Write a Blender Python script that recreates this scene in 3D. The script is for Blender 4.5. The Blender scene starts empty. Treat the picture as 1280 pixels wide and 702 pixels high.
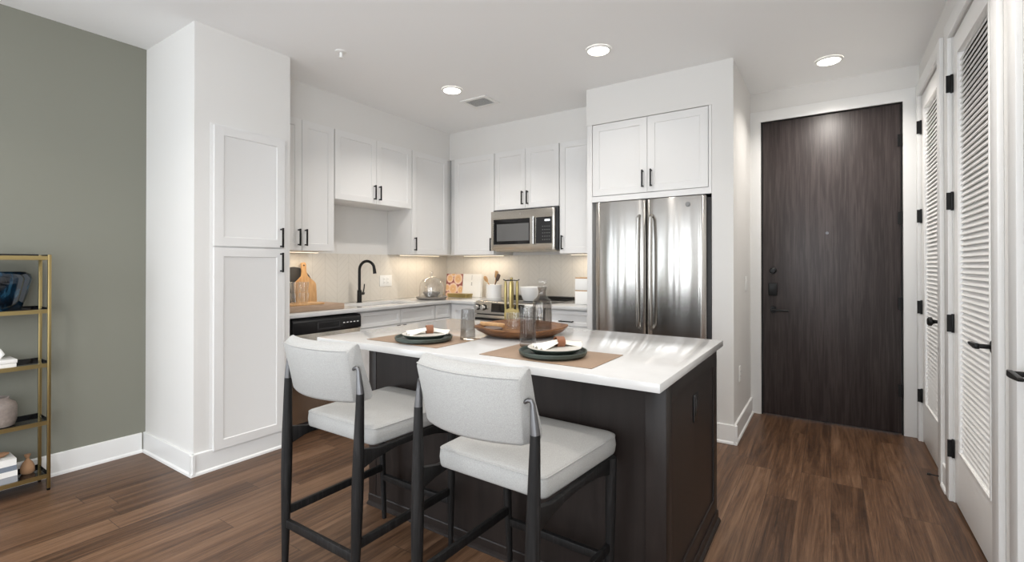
import bpy, bmesh, math, random
from mathutils import Vector, Matrix
random.seed(7)
C = bpy.context.scene.collection
PI = math.pi

# ------------------------------------------------------------------ camera, world, light, exposure
cam_d = bpy.data.cameras.new('camera'); cam = bpy.data.objects.new('camera', cam_d); C.objects.link(cam)
cam.location = (0, 0, 1.264); cam.rotation_euler = (PI/2 + 0.0045, 0.0, 0.5876)
cam_d.sensor_width = 36; cam_d.lens = 597.0/1280*36; cam_d.shift_y = (329.05-351)/1280; cam_d.clip_start = .02
S = bpy.context.scene; S.camera = cam
S.view_settings.view_transform = 'Standard'; S.view_settings.look = 'None'
S.view_settings.gamma = 1; S.view_settings.use_curve_mapping = False
S.view_settings.exposure = 0.20
S.cycles.max_bounces = 10; S.cycles.diffuse_bounces = 6; S.cycles.transparent_max_bounces = 16
S.cycles.sample_clamp_indirect = 6

w = bpy.data.worlds.new('daylight'); S.world = w; w.use_nodes = True
w.node_tree.nodes['Background'].inputs[0].default_value = (.80, .90, 1, 1)
w.node_tree.nodes['Background'].inputs[1].default_value = 2.2

def area(name, loc, rot, sx, sy, power, col, spread=PI):
    l = bpy.data.lights.new(name, 'AREA'); l.shape = 'RECTANGLE'; l.size = sx; l.size_y = sy; l.energy = power; l.color = col; l.spread = spread
    o = bpy.data.objects.new(name, l); C.objects.link(o); o.location = loc; o.rotation_euler = rot
    return o
DAY = (.93, .965, 1)
RWIN = [(-3.72, -3.12), (-2.72, -2.12), (-1.72, -1.12), (-.42, .18)]        # unseen rear windows, split narrow to streak the fridge reflection; x ranges
LWIN = [(-2.6, -1.6), (-1.25, -.25)]                                        # unseen left and right windows, added for more even light; y ranges
for a, b in RWIN: area('window_daylight', ((a+b)/2, -3.60, 1.40), (-PI/2, 0, PI), b-a-.02, 2.42, 19, DAY)
for a, b in LWIN: area('window_daylight', (-3.9+.03, (a+b)/2, 1.40), (0, -PI/2, 0), 2.42, b-a-.02, 14, DAY)
for a, b in LWIN: area('window_daylight', (.548-.03, (a+b)/2, 1.40), (0, PI/2, 0), 2.42, b-a-.02, 26, DAY)

# ------------------------------------------------------------------ materials
def mat(name, col, rough=.5, metal=0., spec=None, **kw):
    m = bpy.data.materials.new(name); m.use_nodes = True
    b = m.node_tree.nodes['Principled BSDF']
    b.inputs['Base Color'].default_value = (*col, 1); b.inputs['Roughness'].default_value = rough; b.inputs['Metallic'].default_value = metal
    if spec is not None: b.inputs['Specular IOR Level'].default_value = spec
    for k, v in kw.items(): b.inputs[k.replace('_', ' ')].default_value = v
    return m
class NT:
    def __init__(s, m): s.m = m; s.t = m.node_tree; s.b = s.t.nodes['Principled BSDF']
    def n(s, typ, **kw):
        x = s.t.nodes.new(typ)
        for k, v in kw.items():
            if k.startswith('i_'):
                k = k[2:]; k = int(k) if k.isdigit() else k.replace('_', ' ')
                if hasattr(v, 'bl_idname') or isinstance(v, bpy.types.NodeSocket): s.t.links.new(v, x.inputs[k])
                else: x.inputs[k].default_value = v
            else: setattr(x, k, v)
        return x
    def l(s, a, b): s.t.links.new(a, b)
    def math(s, op, a, b=None, c=None):
        x = s.t.nodes.new('ShaderNodeMath'); x.operation = op
        for i, v in enumerate((a, b, c)):
            if v is None: continue
            if isinstance(v, bpy.types.NodeSocket): s.l(v, x.inputs[i])
            else: x.inputs[i].default_value = v
        return x.outputs[0]
    def coords(s, scale=(1, 1, 1)):
        g = s.n('ShaderNodeNewGeometry'); mp = s.n('ShaderNodeMapping'); s.l(g.outputs['Position'], mp.inputs[0]); mp.inputs['Scale'].default_value = scale
        return mp.outputs[0]
    def ocoords(s, scale=(1, 1, 1)):
        g = s.n('ShaderNodeTexCoord'); mp = s.n('ShaderNodeMapping'); s.l(g.outputs['Object'], mp.inputs[0]); mp.inputs['Scale'].default_value = scale
        return mp.outputs[0]
    def noise(s, vec, scale=5, detail=4, rough=.5, dist=0.):
        x = s.n('ShaderNodeTexNoise'); s.l(vec, x.inputs['Vector']); x.inputs['Scale'].default_value = scale; x.inputs['Detail'].default_value = detail
        x.inputs['Roughness'].default_value = rough; x.inputs['Distortion'].default_value = dist
        return x.outputs['Fac']
    def ramp(s, fac, stops):
        x = s.n('ShaderNodeValToRGB'); s.l(fac, x.inputs[0]); e = x.color_ramp.elements
        while len(e) < len(stops): e.new(.5)
        for k, (p, c) in zip(e, stops): k.position = p; k.color = (*c, 1)
        return x.outputs[0]
    def bump(s, h, strength=.2, dist=.01):
        x = s.n('ShaderNodeBump'); s.l(h, x.inputs['Height']); x.inputs['Strength'].default_value = strength; x.inputs['Distance'].default_value = dist
        s.l(x.outputs[0], s.b.inputs['Normal'])

def wall_mat(name, col):
    m = mat(name, col, .62, spec=.35); t = NT(m)
    t.bump(t.noise(t.coords(), 160, 3), .05, .004); return m
M = {}
M['wall'] = wall_mat('warm white wall paint', (.725, .715, .695))
M['ceil'] = wall_mat('white ceiling paint', (.89, .895, .895))
M['green'] = wall_mat('sage grey wall paint', (.215, .215, .178))
M['trim'] = mat('white satin trim', (.80, .80, .79), .35)
M['cab'] = mat('white cabinet lacquer', (.74, .735, .725), .38)
M['door'] = mat('white painted door', (.88, .875, .86), .35)
M['black'] = mat('matte black metal', (.012, .012, .012), .38, .6)
M['blackplastic'] = mat('black plastic', (.012, .012, .013), .3)
M['blackglass'] = mat('black glass', (.006, .006, .007), .06)
M['dark'] = mat('dark shadowed gap', (.012, .011, .010), .8)
M['white'] = mat('white plastic', (.82, .82, .80), .35)
M['ceramic'] = mat('white ceramic', (.82, .81, .79), .22)
M['chrome'] = mat('polished metal', (.75, .74, .72), .15, 1)
M['gun'] = mat('gunmetal ferrule', (.16, .16, .165), .38, .9)
M['brass'] = mat('brushed brass', (.40, .31, .14), .34, 1)
M['gold'] = mat('soft gold', (.42, .34, .15), .30, 1)
M['plate'] = mat('dark green stoneware', (.045, .060, .050), .45)
M['plateface'] = mat('pale speckled glaze', (.62, .60, .55), .4)
M['grey'] = mat('grey stoneware', (.24, .22, .20), .6)
M['napkin'] = mat('ivory linen', (.80, .77, .70), .9)
M['leather'] = mat('brown leather', (.22, .085, .038), .5)
M['closet'] = mat('closet interior paint', (.55, .54, .52), .8)
M['quartz'] = mat('white quartz', (.60, .597, .59), .10)
t = NT(M['quartz']); t.l(t.ramp(t.noise(t.coords(), 9, 6, .6), [(.3, (.575, .572, .565)), (.7, (.615, .612, .605))]), t.b.inputs['Base Color'])

# wood plank floor: boards along y
m = M['floor'] = mat('brown oak plank floor', (.15, .08, .05), .42, spec=.4); t = NT(m)
g = t.n('ShaderNodeNewGeometry'); sp = t.n('ShaderNodeSeparateXYZ'); t.l(g.outputs['Position'], sp.inputs[0])
row = t.math('FLOOR', t.math('DIVIDE', sp.outputs[0], .15)); fx = t.math('FRACT', t.math('DIVIDE', sp.outputs[0], .15))
wn = t.n('ShaderNodeTexWhiteNoise', noise_dimensions='1D'); t.l(row, wn.inputs['W'])
yy = t.math('ADD', t.math('DIVIDE', sp.outputs[1], 1.22), t.math('MULTIPLY', wn.outputs['Value'], 7.3))
fl = t.math('FLOOR', yy); fy = t.math('FRACT', yy)
cv = t.n('ShaderNodeCombineXYZ'); t.l(row, cv.inputs[0]); t.l(fl, cv.inputs[1])
wp = t.n('ShaderNodeTexWhiteNoise', noise_dimensions='2D'); t.l(cv.outputs[0], wp.inputs['Vector'])
# grain, shifted per board
off = t.n('ShaderNodeVectorMath', operation='MULTIPLY_ADD'); t.l(wp.outputs['Color'], off.inputs[0]); off.inputs[1].default_value = (9, 9, 9)
mp = t.n('ShaderNodeMapping'); t.l(g.outputs['Position'], mp.inputs[0]); mp.inputs['Scale'].default_value = (1, .055, 1); t.l(mp.outputs[0], off.inputs[2])
n1 = t.noise(off.outputs[0], 15, 8, .72, 1.6)
mp2 = t.n('ShaderNodeMapping'); t.l(off.outputs[0], mp2.inputs[0]); mp2.inputs['Scale'].default_value = (1, .30, 1); n2 = t.noise(mp2.outputs[0], 150, 6, .75, .6)
tone = t.math('ADD', t.math('MULTIPLY', n1, .62), t.math('ADD', t.math('MULTIPLY', n2, .50), t.math('MULTIPLY', wp.outputs['Value'], .14)))
col = t.ramp(tone, [(.47, (.026, .012, .006)), (.57, (.070, .034, .017)), (.66, (.122, .064, .034)), (.80, (.210, .122, .072))])
seam = t.math('MAXIMUM', t.math('LESS_THAN', fx, .014), t.math('LESS_THAN', fy, .0022))
mx = t.n('ShaderNodeMix', data_type='RGBA'); t.l(t.math('MULTIPLY', seam, .75), mx.inputs[0]); t.l(col, mx.inputs[6]); mx.inputs[7].default_value = (.02, .012, .008, 1)
t.l(mx.outputs[2], t.b.inputs['Base Color'])
t.l(t.math('ADD', t.math('MULTIPLY', n2, .25), .30), t.b.inputs['Roughness'])
t.bump(t.math('SUBTRACT', n2, t.math('MULTIPLY', seam, 1.5)), .12, .003)

def wood(name, stops, scale, vs, rough=.5, bumps=.1, dist=1.2, obj=False, spec=.4):
    m = mat(name, stops[0][1], rough, spec=spec); t = NT(m)
    v = t.ocoords(vs) if obj else t.coords(vs)
    n = t.noise(v, scale, 7, .62, dist)
    t.l(t.ramp(n, stops), t.b.inputs['Base Color']); t.bump(n, bumps, .003); return m
# entry door: cathedral grain
m = M['entry'] = mat('ebony stained oak', (.03, .025, .023), .42, spec=.45); t = NT(m)
n = t.noise(t.coords((1, 1, .09)), 5, 3, .55, .9)
wv = t.n('ShaderNodeTexWave', wave_type='RINGS', rings_direction='Z'); mpw = t.n('ShaderNodeMapping'); g = t.n('ShaderNodeNewGeometry'); t.l(g.outputs['Position'], mpw.inputs[0]); mpw.inputs['Location'].default_value = (.15, -4.4, -.3); mpw.inputs['Scale'].default_value = (1, .25, .055); t.l(mpw.outputs[0], wv.inputs[0])
wv.inputs['Scale'].default_value = 26; wv.inputs['Distortion'].default_value = 9; wv.inputs['Detail'].default_value = 4; wv.inputs['Detail Scale'].default_value = 1.6
fine = t.noise(t.coords((1, 1, .022)), 210, 4, .65)
tone = t.math('ADD', t.math('MULTIPLY', wv.outputs['Fac'], .16), t.math('ADD', t.math('MULTIPLY', n, .42), t.math('MULTIPLY', fine, .50)))
t.l(t.ramp(tone, [(.34, (.019, .0135, .0125)), (.54, (.036, .027, .026)), (.74, (.064, .050, .048))]), t.b.inputs['Base Color'])
t.bump(tone, .3, .002)
M['islandwood'] = wood('espresso cabinet wood', [(.3, (.011, .008, .007)), (.7, (.023, .017, .015))], 14, (1, 1, .12), .38, .03, spec=.3)
M['stoolwood'] = wood('black ash wood', [(.3, (.006, .006, .006)), (.52, (.011, .0105, .0105)), (.75, (.028, .027, .027))], 70, (1, 1, .05), .5, .15, spec=.22)
M['lightwood'] = wood('light maple wood', [(.3, (.44, .24, .10)), (.7, (.62, .38, .18))], 30, (1, 1, .15), .5, .05)
M['butcher'] = wood('weathered butcher block wood', [(.3, (.26, .17, .11)), (.7, (.46, .34, .25))], 30, (1, .12, 1), .6, .08)
M['traywood'] = wood('reddish brown carved wood', [(.3, (.085, .030, .009)), (.55, (.19, .076, .021)), (.75, (.31, .145, .048))], 18, (.35, 1, 1), .42, .08)
M['darkwood'] = wood('dark stained wood', [(.3, (.07, .045, .035)), (.7, (.14, .095, .075))], 30, (1, .2, 1), .5, .05)
M['beads'] = wood('brown carved wood', [(.3, (.20, .10, .05)), (.7, (.32, .18, .10))], 25, (1, .3, 1), .55, .05)
m = M['mat'] = mat('tan woven vinyl', (.30, .20, .13), .6); t = NT(m)
t.l(t.ramp(t.noise(t.coords((1, 1, 1)), 320, 2), [(.3, (.235, .155, .10)), (.7, (.335, .235, .16))]), t.b.inputs['Base Color'])
m = M['fabric'] = mat('light grey linen upholstery', (.60, .58, .54), .92, spec=.15); t = NT(m)
n = t.noise(t.ocoords((1, 1, 1)), 480, 3)
t.l(t.ramp(n, [(.3, (.30, .298, .288)), (.7, (.42, .417, .405))]), t.b.inputs['Base Color']); t.bump(n, .22, .002)
AROT = .25
def steel(name, col, rough, streak):
    m = mat(name, col, rough, 1); t = NT(m)
    m.node_tree.nodes['Principled BSDF'].inputs['Anisotropic'].default_value = .96 if streak else .6
    tg = t.n('ShaderNodeTangent', direction_type='RADIAL', axis='Z'); t.l(tg.outputs[0], t.b.inputs['Tangent']); t.b.inputs['Anisotropic Rotation'].default_value = AROT
    t.l(t.math('ADD', t.math('MULTIPLY', t.noise(t.coords((.02, .02, 1)), 240, 3), .04), rough-.02), t.b.inputs['Roughness'])
    if streak: t.bump(t.noise(t.coords((1, 1, .03)), 7, 1, .4), .35, streak)
    return m
M['fridge'] = steel('brushed stainless doors', (.56, .545, .52), .20, .02)
M['steel'] = steel('brushed stainless steel', (.58, .55, .50), .26, 0)
M['nickel'] = mat('satin steel handle', (.66, .65, .63), .22, 1)
# chevron tile
m = M['tile'] = mat('white chevron tile', (.70, .67, .62), .28); t = NT(m)
g = t.n('ShaderNodeNewGeometry'); sp = t.n('ShaderNodeSeparateXYZ'); t.l(g.outputs['Position'], sp.inputs[0])
u = t.math('ADD', sp.outputs[0], sp.outputs[1])
fu = t.math('FRACT', t.math('DIVIDE', u, .26)); tri = t.math('ABSOLUTE', t.math('SUBTRACT', fu, .5))
vv = t.math('FRACT', t.math('DIVIDE', t.math('ADD', sp.outputs[2], t.math('MULTIPLY', tri, .26)), .062))
line = t.math('MAXIMUM', t.math('LESS_THAN', vv, .06), t.math('MAXIMUM', t.math('LESS_THAN', tri, .008), t.math('GREATER_THAN', tri, .492)))
mx = t.n('ShaderNodeMix', data_type='RGBA'); t.l(t.math('MULTIPLY', line, .8), mx.inputs[0]); mx.inputs[6].default_value = (.68, .64, .575, 1); mx.inputs[7].default_value = (.56, .52, .46, 1)
t.l(mx.outputs[2], t.b.inputs['Base Color']); t.bump(t.math('MULTIPLY', line, -1.), .35, .002)
def glass(name, tint, gl=.9, rough=.02, f0=.05):
    m = bpy.data.materials.new(name); m.use_nodes = True; nt = m.node_tree; nt.nodes.clear()
    N = nt.nodes.new; L = nt.links.new
    o = N('ShaderNodeOutputMaterial'); mx = N('ShaderNodeMixShader'); tr = N('ShaderNodeBsdfTransparent'); gb = N('ShaderNodeBsdfGlossy'); lw = N('ShaderNodeLayerWeight')
    tr.inputs[0].default_value = (*tint, 1); gb.inputs['Roughness'].default_value = rough; gb.inputs[0].default_value = (gl, gl, gl, 1); lw.inputs[0].default_value = .5
    p = N('ShaderNodeMath'); p.operation = 'POWER'; L(lw.outputs['Facing'], p.inputs[0]); p.inputs[1].default_value = 4.0
    q = N('ShaderNodeMath'); q.operation = 'MULTIPLY_ADD'; L(p.outputs[0], q.inputs[0]); q.inputs[1].default_value = .75; q.inputs[2].default_value = f0
    L(q.outputs[0], mx.inputs[0]); L(tr.outputs[0], mx.inputs[1]); L(gb.outputs[0], mx.inputs[2]); L(mx.outputs[0], o.inputs[0])
    return m
M['glass'] = glass('clear glass', (.97, .97, .965), f0=.10)
M['smoke'] = glass('smoke grey glass', (.80, .795, .79))
M['decanter'] = glass('smoky brown glass', (.77, .75, .73))
M['blueglass'] = mat('deep blue glazed glass', (.008, .035, .075), .06, 0, .8)
t = NT(M['blueglass']); t.l(t.ramp(t.noise(t.coords((1, 1, .5)), 14, 4, .6, 1), [(.40, (.002, .004, .007)), (.58, (.004, .018, .036)), (.74, (.03, .10, .16))]), t.b.inputs['Base Color'])
m = M['pot'] = mat('taupe mottled stoneware', (.28, .22, .19), .5); t = NT(m)
t.l(t.ramp(t.noise(t.coords(), 18, 5, .6), [(.35, (.17, .14, .125)), (.6, (.27, .225, .20)), (.75, (.42, .38, .35))]), t.b.inputs['Base Color'])
m = M['cover'] = mat('fruit printed cover', (.6, .3, .2), .4); t = NT(m)
sp = t.n('ShaderNodeSeparateXYZ'); t.l(t.ocoords(), sp.inputs[0]); dm = None
for cx, cz, r in ((.055, .205, .052), (.178, .200, .066), (.110, .085, .070), (.020, .095, .045), (.222, .075, .050), (.105, .262, .040), (.045, .005, .045), (.195, -.005, .048)):
    d = t.math('DIVIDE', t.math('SQRT', t.math('ADD', t.math('POWER', t.math('SUBTRACT', sp.outputs[0], cx), 2), t.math('POWER', t.math('SUBTRACT', sp.outputs[2], cz), 2))), r)
    dm = d if dm is None else t.math('MINIMUM', dm, d)
t.l(t.ramp(t.math('ADD', t.math('MULTIPLY', dm, .8), t.math('MULTIPLY', t.math('SUBTRACT', t.noise(t.ocoords(), 60, 2), .5), .25)), [(.0, (.75, .60, .42)), (.18, (.66, .38, .18)), (.55, (.72, .47, .28)), (.66, (.78, .66, .54)), (.76, (.60, .33, .30)), (.84, (.24, .07, .06))]), t.b.inputs['Base Color'])
M['tan'] = mat('tan suede', (.34, .19, .10), .8)
M['paper'] = mat('white paper', (.80, .79, .76), .7)
M['greycloth'] = mat('grey book cloth', (.30, .31, .33), .7)
M['bluecloth'] = mat('slate blue book cloth', (.17, .20, .24), .7)
M['slate'] = mat('charcoal slate', (.05, .048, .046), .6)
M['fridgeside'] = mat('dark grey appliance side', (.03, .03, .032), .5)
M['inkgrey'] = mat('grey print', (.25, .25, .25), .6)
M['screen'] = mat('grey microwave window', (.13, .13, .13), .12)
def emit(name, col, st):
    m = mat(name, col, .5); b = m.node_tree.nodes['Principled BSDF']; b.inputs['Emission Color'].default_value = (*col, 1); b.inputs['Emission Strength'].default_value = st; return m
M['lamp'] = emit('lit lamp lens', (1, .93, .83), 9)
M['warmlens'] = emit('warm lit strip', (1, .82, .58), 3)
M['led'] = emit('lit clock digits', (.9, .95, 1), 1.2)

# ------------------------------------------------------------------ mesh helpers
def box(bm, x0, x1, y0, y1, z0, z1):
    v = [bm.verts.new(p) for p in ((x0,y0,z0),(x1,y0,z0),(x1,y1,z0),(x0,y1,z0),(x0,y0,z1),(x1,y0,z1),(x1,y1,z1),(x0,y1,z1))]
    for f in ((3,2,1,0),(4,5,6,7),(0,1,5,4),(1,2,6,5),(2,3,7,6),(3,0,4,7)): bm.faces.new([v[i] for i in f])
    return bm
def lathe(bm, prof, c=(0,0,0), n=32, axis='z', sq=0.):
    rings = []
    for r, z in prof:
        ring = []
        for k in range(n):
            a = 2*PI*k/n; x, y = r*math.cos(a), r*math.sin(a)
            p = {'z': (x, y, z), 'y': (x, z, y), 'x': (z, x, y)}[axis]
            ring.append(bm.verts.new((c[0]+p[0], c[1]+p[1], c[2]+p[2])))
        rings.append(ring)
    for a, b in zip(rings, rings[1:]):
        for k in range(n): bm.faces.new((a[k], a[(k+1) % n], b[(k+1) % n], b[k]))
    if prof[0][0] > 1e-5 or True: bm.faces.new(rings[0][::-1])
    bm.faces.new(rings[-1])
    return bm
def tube(bm, pts, rad, n=10, up=None, flat=None):
    pts = [Vector(p) for p in pts]
    if not hasattr(rad, '__len__'): rad = [rad]*len(pts)
    T = [(pts[min(i+1, len(pts)-1)]-pts[max(i-1, 0)]).normalized() for i in range(len(pts))]
    u = Vector(up) if up else (Vector((0,0,1)) if abs(T[0].z) < .9 else Vector((1,0,0)))
    u = (u - T[0]*u.dot(T[0])).normalized(); rings = []
    for p, tt, r in zip(pts, T, rad):
        u = (u - tt*u.dot(tt)).normalized(); s = tt.cross(u)
        fx = flat or (1, 1)
        rings.append([bm.verts.new(p + (u*math.cos(2*PI*k/n)*fx[0] + s*math.sin(2*PI*k/n)*fx[1])*r) for k in range(n)])
    for a, b in zip(rings, rings[1:]):
        for k in range(n): bm.faces.new((a[k], a[(k+1) % n], b[(k+1) % n], b[k]))
    bm.faces.new(rings[0][::-1]); bm.faces.new(rings[-1]); return bm
def bar(bm, a, b, w, h, up=(0,0,1)):
    a, b = Vector(a), Vector(b); d = (b-a).normalized(); u = Vector(up); u = (u-d*u.dot(d)).normalized(); s = d.cross(u)
    v = [bm.verts.new(p + s*(i*w/2) + u*(j*h/2)) for p in (a, b) for i, j in ((-1,-1),(1,-1),(1,1),(-1,1))]
    for f in ((3,2,1,0),(4,5,6,7),(0,1,5,4),(1,2,6,5),(2,3,7,6),(3,0,4,7)): bm.faces.new([v[i] for i in f])
    return bm
def prism(bm, poly, d0, d1, plane='xy'):
    f = {'xy': lambda a, b, d: (a, b, d), 'xz': lambda a, b, d: (a, d, b), 'yz': lambda a, b, d: (d, a, b)}[plane]
    A = [bm.verts.new(f(a, b, d0)) for a, b in poly]; B = [bm.verts.new(f(a, b, d1)) for a, b in poly]; n = len(poly)
    bm.faces.new(A[::-1]); bm.faces.new(B)
    for k in range(n): bm.faces.new((A[k], A[(k+1) % n], B[(k+1) % n], B[k]))
    return bm
def cells(bm, us, vs, holes, d0, d1, plane='xy'):
    f = {'xy': lambda a, b, d: (a, b, d), 'xz': lambda a, b, d: (a, d, b), 'yz': lambda a, b, d: (d, a, b)}[plane]
    V = {}
    def vert(i, j, k):
        if (i, j, k) not in V: V[i, j, k] = bm.verts.new(f(us[i], vs[j], (d0, d1)[k]))
        return V[i, j, k]
    occ = lambda i, j: 0 <= i < len(us)-1 and 0 <= j < len(vs)-1 and (i, j) not in holes
    for i in range(len(us)-1):
        for j in range(len(vs)-1):
            if not occ(i, j): continue
            for k in (0, 1): bm.faces.new([vert(a, b, k) for a, b in ((i,j),(i+1,j),(i+1,j+1),(i,j+1))])
            for (a, b), (p, q) in (((i-1,j),((i,j),(i,j+1))), ((i+1,j),((i+1,j),(i+1,j+1))), ((i,j-1),((i,j),(i+1,j))), ((i,j+1),((i,j+1),(i+1,j+1)))):
                if not occ(a, b): bm.faces.new((vert(*p,0), vert(*q,0), vert(*q,1), vert(*p,1)))
    return bm
def grid_surface(bm, P):   # P[i][j] points -> quads
    V = [[bm.verts.new(p) for p in r] for r in P]
    for a, b in zip(V, V[1:]):
        for k in range(len(a)-1): bm.faces.new((a[k], a[k+1], b[k+1], b[k]))
    return V
def rounded(poly, radii, seg=6):
    out = []; n = len(poly)
    for i in range(n):
        p = Vector(poly[i]); a = (Vector(poly[i-1])-p); b = (Vector(poly[(i+1) % n])-p); r = radii if not hasattr(radii, '__len__') else radii[i]
        ang = a.angle(b); d = r/math.tan(ang/2); s = p+a.normalized()*d; e = p+b.normalized()*d
        for k in range(seg+1):
            q = k/seg; out.append(tuple((s*(1-q)+p*q)*(1-q)+(p*(1-q)+e*q)*q))
    return out
def inset(poly, d):
    n = len(poly); A = sum(poly[i][0]*poly[(i+1) % n][1]-poly[(i+1) % n][0]*poly[i][1] for i in range(n)); sg = 1 if A > 0 else -1; out = []
    for i in range(n):
        t_ = Vector(poly[(i+1) % n])-Vector(poly[i-1]); nn = Vector((-t_.y, t_.x)).normalized()*sg; out.append(tuple(Vector(poly[i])+nn*d))
    return out
def stack(bm, rings):   # list of equal length loops of 3D points
    R = [[bm.verts.new(p) for p in r] for r in rings]; n = len(R[0])
    for a, b in zip(R, R[1:]):
        for k in range(n): bm.faces.new((a[k], a[(k+1) % n], b[(k+1) % n], b[k]))
    bm.faces.new(R[0][::-1]); bm.faces.new(R[-1]); return bm
def new(): return bmesh.new()

def obj(name, bm, m, parent=None, bev=0, seg=2, smooth=32, label=None, loc=None):
    bmesh.ops.recalc_face_normals(bm, faces=bm.faces)
    if bev:
        ed = [e for e in bm.edges if len(e.link_faces) == 2 and e.calc_face_angle(0) > .6]
        if ed: bmesh.ops.bevel(bm, geom=ed, offset=bev, segments=seg, affect='EDGES', profile=.5, clamp_overlap=True)
    for f in bm.faces: f.smooth = True
    for e in bm.edges:
        if len(e.link_faces) != 2 or e.calc_face_angle(0) > math.radians(smooth): e.smooth = False
    me = bpy.data.meshes.new(name); bm.to_mesh(me); bm.free()
    me.materials.append(M[m] if isinstance(m, str) else m)
    o = bpy.data.objects.new(name, me); C.objects.link(o)
    if parent: o.parent = parent
    if loc: o.location = loc
    if label: o['label'] = label
    return o
def tag(o, label, cat, group=None, kind=None):
    o['label'] = label; o['category'] = cat
    if group: o['group'] = group
    if kind: o['kind'] = kind
    return o
def thing(name, label, cat, loc=(0,0,0), rz=0, group=None):
    o = bpy.data.objects.new(name, None); C.objects.link(o); o.empty_display_size = .05
    o.location = loc; o.rotation_euler = (0, 0, rz)
    return tag(o, label, cat, group)
def struct(name, bm, m, label=None, **k):
    o = obj(name, bm, m, **k); o['kind'] = 'structure'
    if label: o['label'] = label
    return o
def kids(o): return [c for c in bpy.data.objects if c.parent == o]
def dup(o, parent=None):
    c = o.copy(); C.objects.link(c); c.parent = parent
    for ch in kids(o): dup(ch, c)
    return c
# ------------------------------------------------------------------ setting
H = 2.743; XL = -3.9; XP = -3.19; XS = -3.5567; YB = 4.0749; YW = 4.415; YD = 4.584; XR = .548; ZC = 2.4424
XFR = -.5704; XFL = -1.7074; YF = 3.694; YP0 = 1.3326; YP1 = 1.9456
struct('floor', box(new(), -4.1, 1.3, -3.7, 4.9, -.1, 0), 'floor', 'brown wood plank floor running towards the entry door')
struct('ceiling', box(new(), -4.1, 1.3, -3.7, 4.9, H, H+.1), 'ceil', 'white ceiling with recessed lights')
struct('wall_left', cells(new(), [-3.6, LWIN[0][0], LWIN[0][1], LWIN[1][0], LWIN[1][1], YP0], [0, .18, 2.62, H], {(1, 1), (3, 1)}, XL-.12, XL, 'yz'), 'green', 'sage grey painted wall behind the gold bookcase')
struct('wall_kitchen', box(new(), XL-.12, XL, YP0, 4.72, 0, H), 'wall')
struct('wall_pantry', box(new(), XL, XP, YP0, YP1, 0, H), 'wall', 'white wall block holding the tall pantry cabinet')
struct('wall_back', box(new(), XL, -.716, YW, YW+.12, 0, H), 'wall')
struct('wall_soffit_left', box(new(), XL, XS, YP1, YW, ZC, H), 'wall')
struct('wall_soffit_back', box(new(), XS, XFL, YB, YW, ZC, H), 'wall')
struct('wall_soffit_fridge', box(new(), XFL, -.715, YF, YW, 2.437, H), 'wall')
struct('wall_fridge', box(new(), -.715, XFR, YF, YD, 0, H), 'wall', 'white wall end between refrigerator and entry door')
struct('wall_entry', cells(new(), [XFR, -.4784-.012, .4416+.012, .80], [0, 2.489, H], {(1, 0)}, YD, YD+.14, 'xz'), 'wall')
D2 = (3.755, 4.492); D3 = (2.622, 3.44); D4 = (1.45, 2.305); ZD = 2.49
struct('wall_right', cells(new(), [-3.6, LWIN[0][0], LWIN[0][1], LWIN[1][0], LWIN[1][1], D4[0], D4[1], D3[0], D3[1], D2[0], D2[1], YD], [0, .18, ZD, 2.62, H], {(1, 1), (1, 2), (3, 1), (3, 2), (5, 0), (7, 0), (9, 0), (5, 1), (7, 1), (9, 1)}, XR, XR+.12, 'yz'), 'wall')
struct('wall_closet', box(new(), XR+.55, XR+.62, 1.2, YD+.14, 0, H), 'closet')
for k, y in enumerate((1.2, 2.42, 3.56, YD+.02)): struct('wall_closet_side_%d' % (k+1), box(new(), XR+.12, XR+.55, y, y+.06, 0, H), 'closet')  # closet ends and partitions, added to shut out light leaking behind the louvres
us = [-4.02]+[v for ab in RWIN for v in ab]+[.9]
struct('wall_rear', cells(new(), us, [0, .18, 2.62, H], {(1, 1), (3, 1), (5, 1), (7, 1)}, -3.7, -3.58, 'xz'), 'wall')
nw = 0
def window_frame(a, b, plane, d):
    global nw; nw += 1
    struct('window_%d' % nw, cells(new(), [a, a+.05, b-.05, b], [.18, .23, 1.38, 1.42, 2.57, 2.62], {(1, 1), (1, 3)}, d, d+.05, plane), 'trim')
for a, b in RWIN: window_frame(a, b, 'xz', -3.68)
for a, b in LWIN: window_frame(a, b, 'yz', XL-.11); window_frame(a, b, 'yz', XR+.06)  # frames for the added windows out of view
# baseboards: board + shoe moulding in one profile
def baseb(name, a, b, nrm, zt=.131):
    a, b, nv = Vector((*a, 0)), Vector((*b, 0)), Vector((*nrm, 0)); prof = [(0, 0), (.024, 0), (.022, .012), (.014, .020), (.014, zt-.004), (.010, zt), (0, zt)]
    bm = new(); stack(bm, [[p + nv*d + Vector((0, 0, z)) for d, z in prof] for p in (a, b)])
    return struct(name, bm, 'trim', smooth=20)
baseb('baseboard_left', (XL, -3.5), (XL, YP0-.024), (1, 0))
baseb('baseboard_pantry_side', (XL, YP0), (XP+.024, YP0), (0, -1))
baseb('baseboard_pantry', (XP, YP0-.024), (XP, YP1), (1, 0))
baseb('baseboard_fridge', (-.716, YF), (XFR+.024, YF), (0, -1), .135)
baseb('baseboard_fridge_side', (XFR, YF-.024), (XFR, YD-.02), (1, 0), .135)
baseb('baseboard_right', (XR, D3[1]+.09), (XR, D2[0]-.09), (-1, 0))
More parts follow.
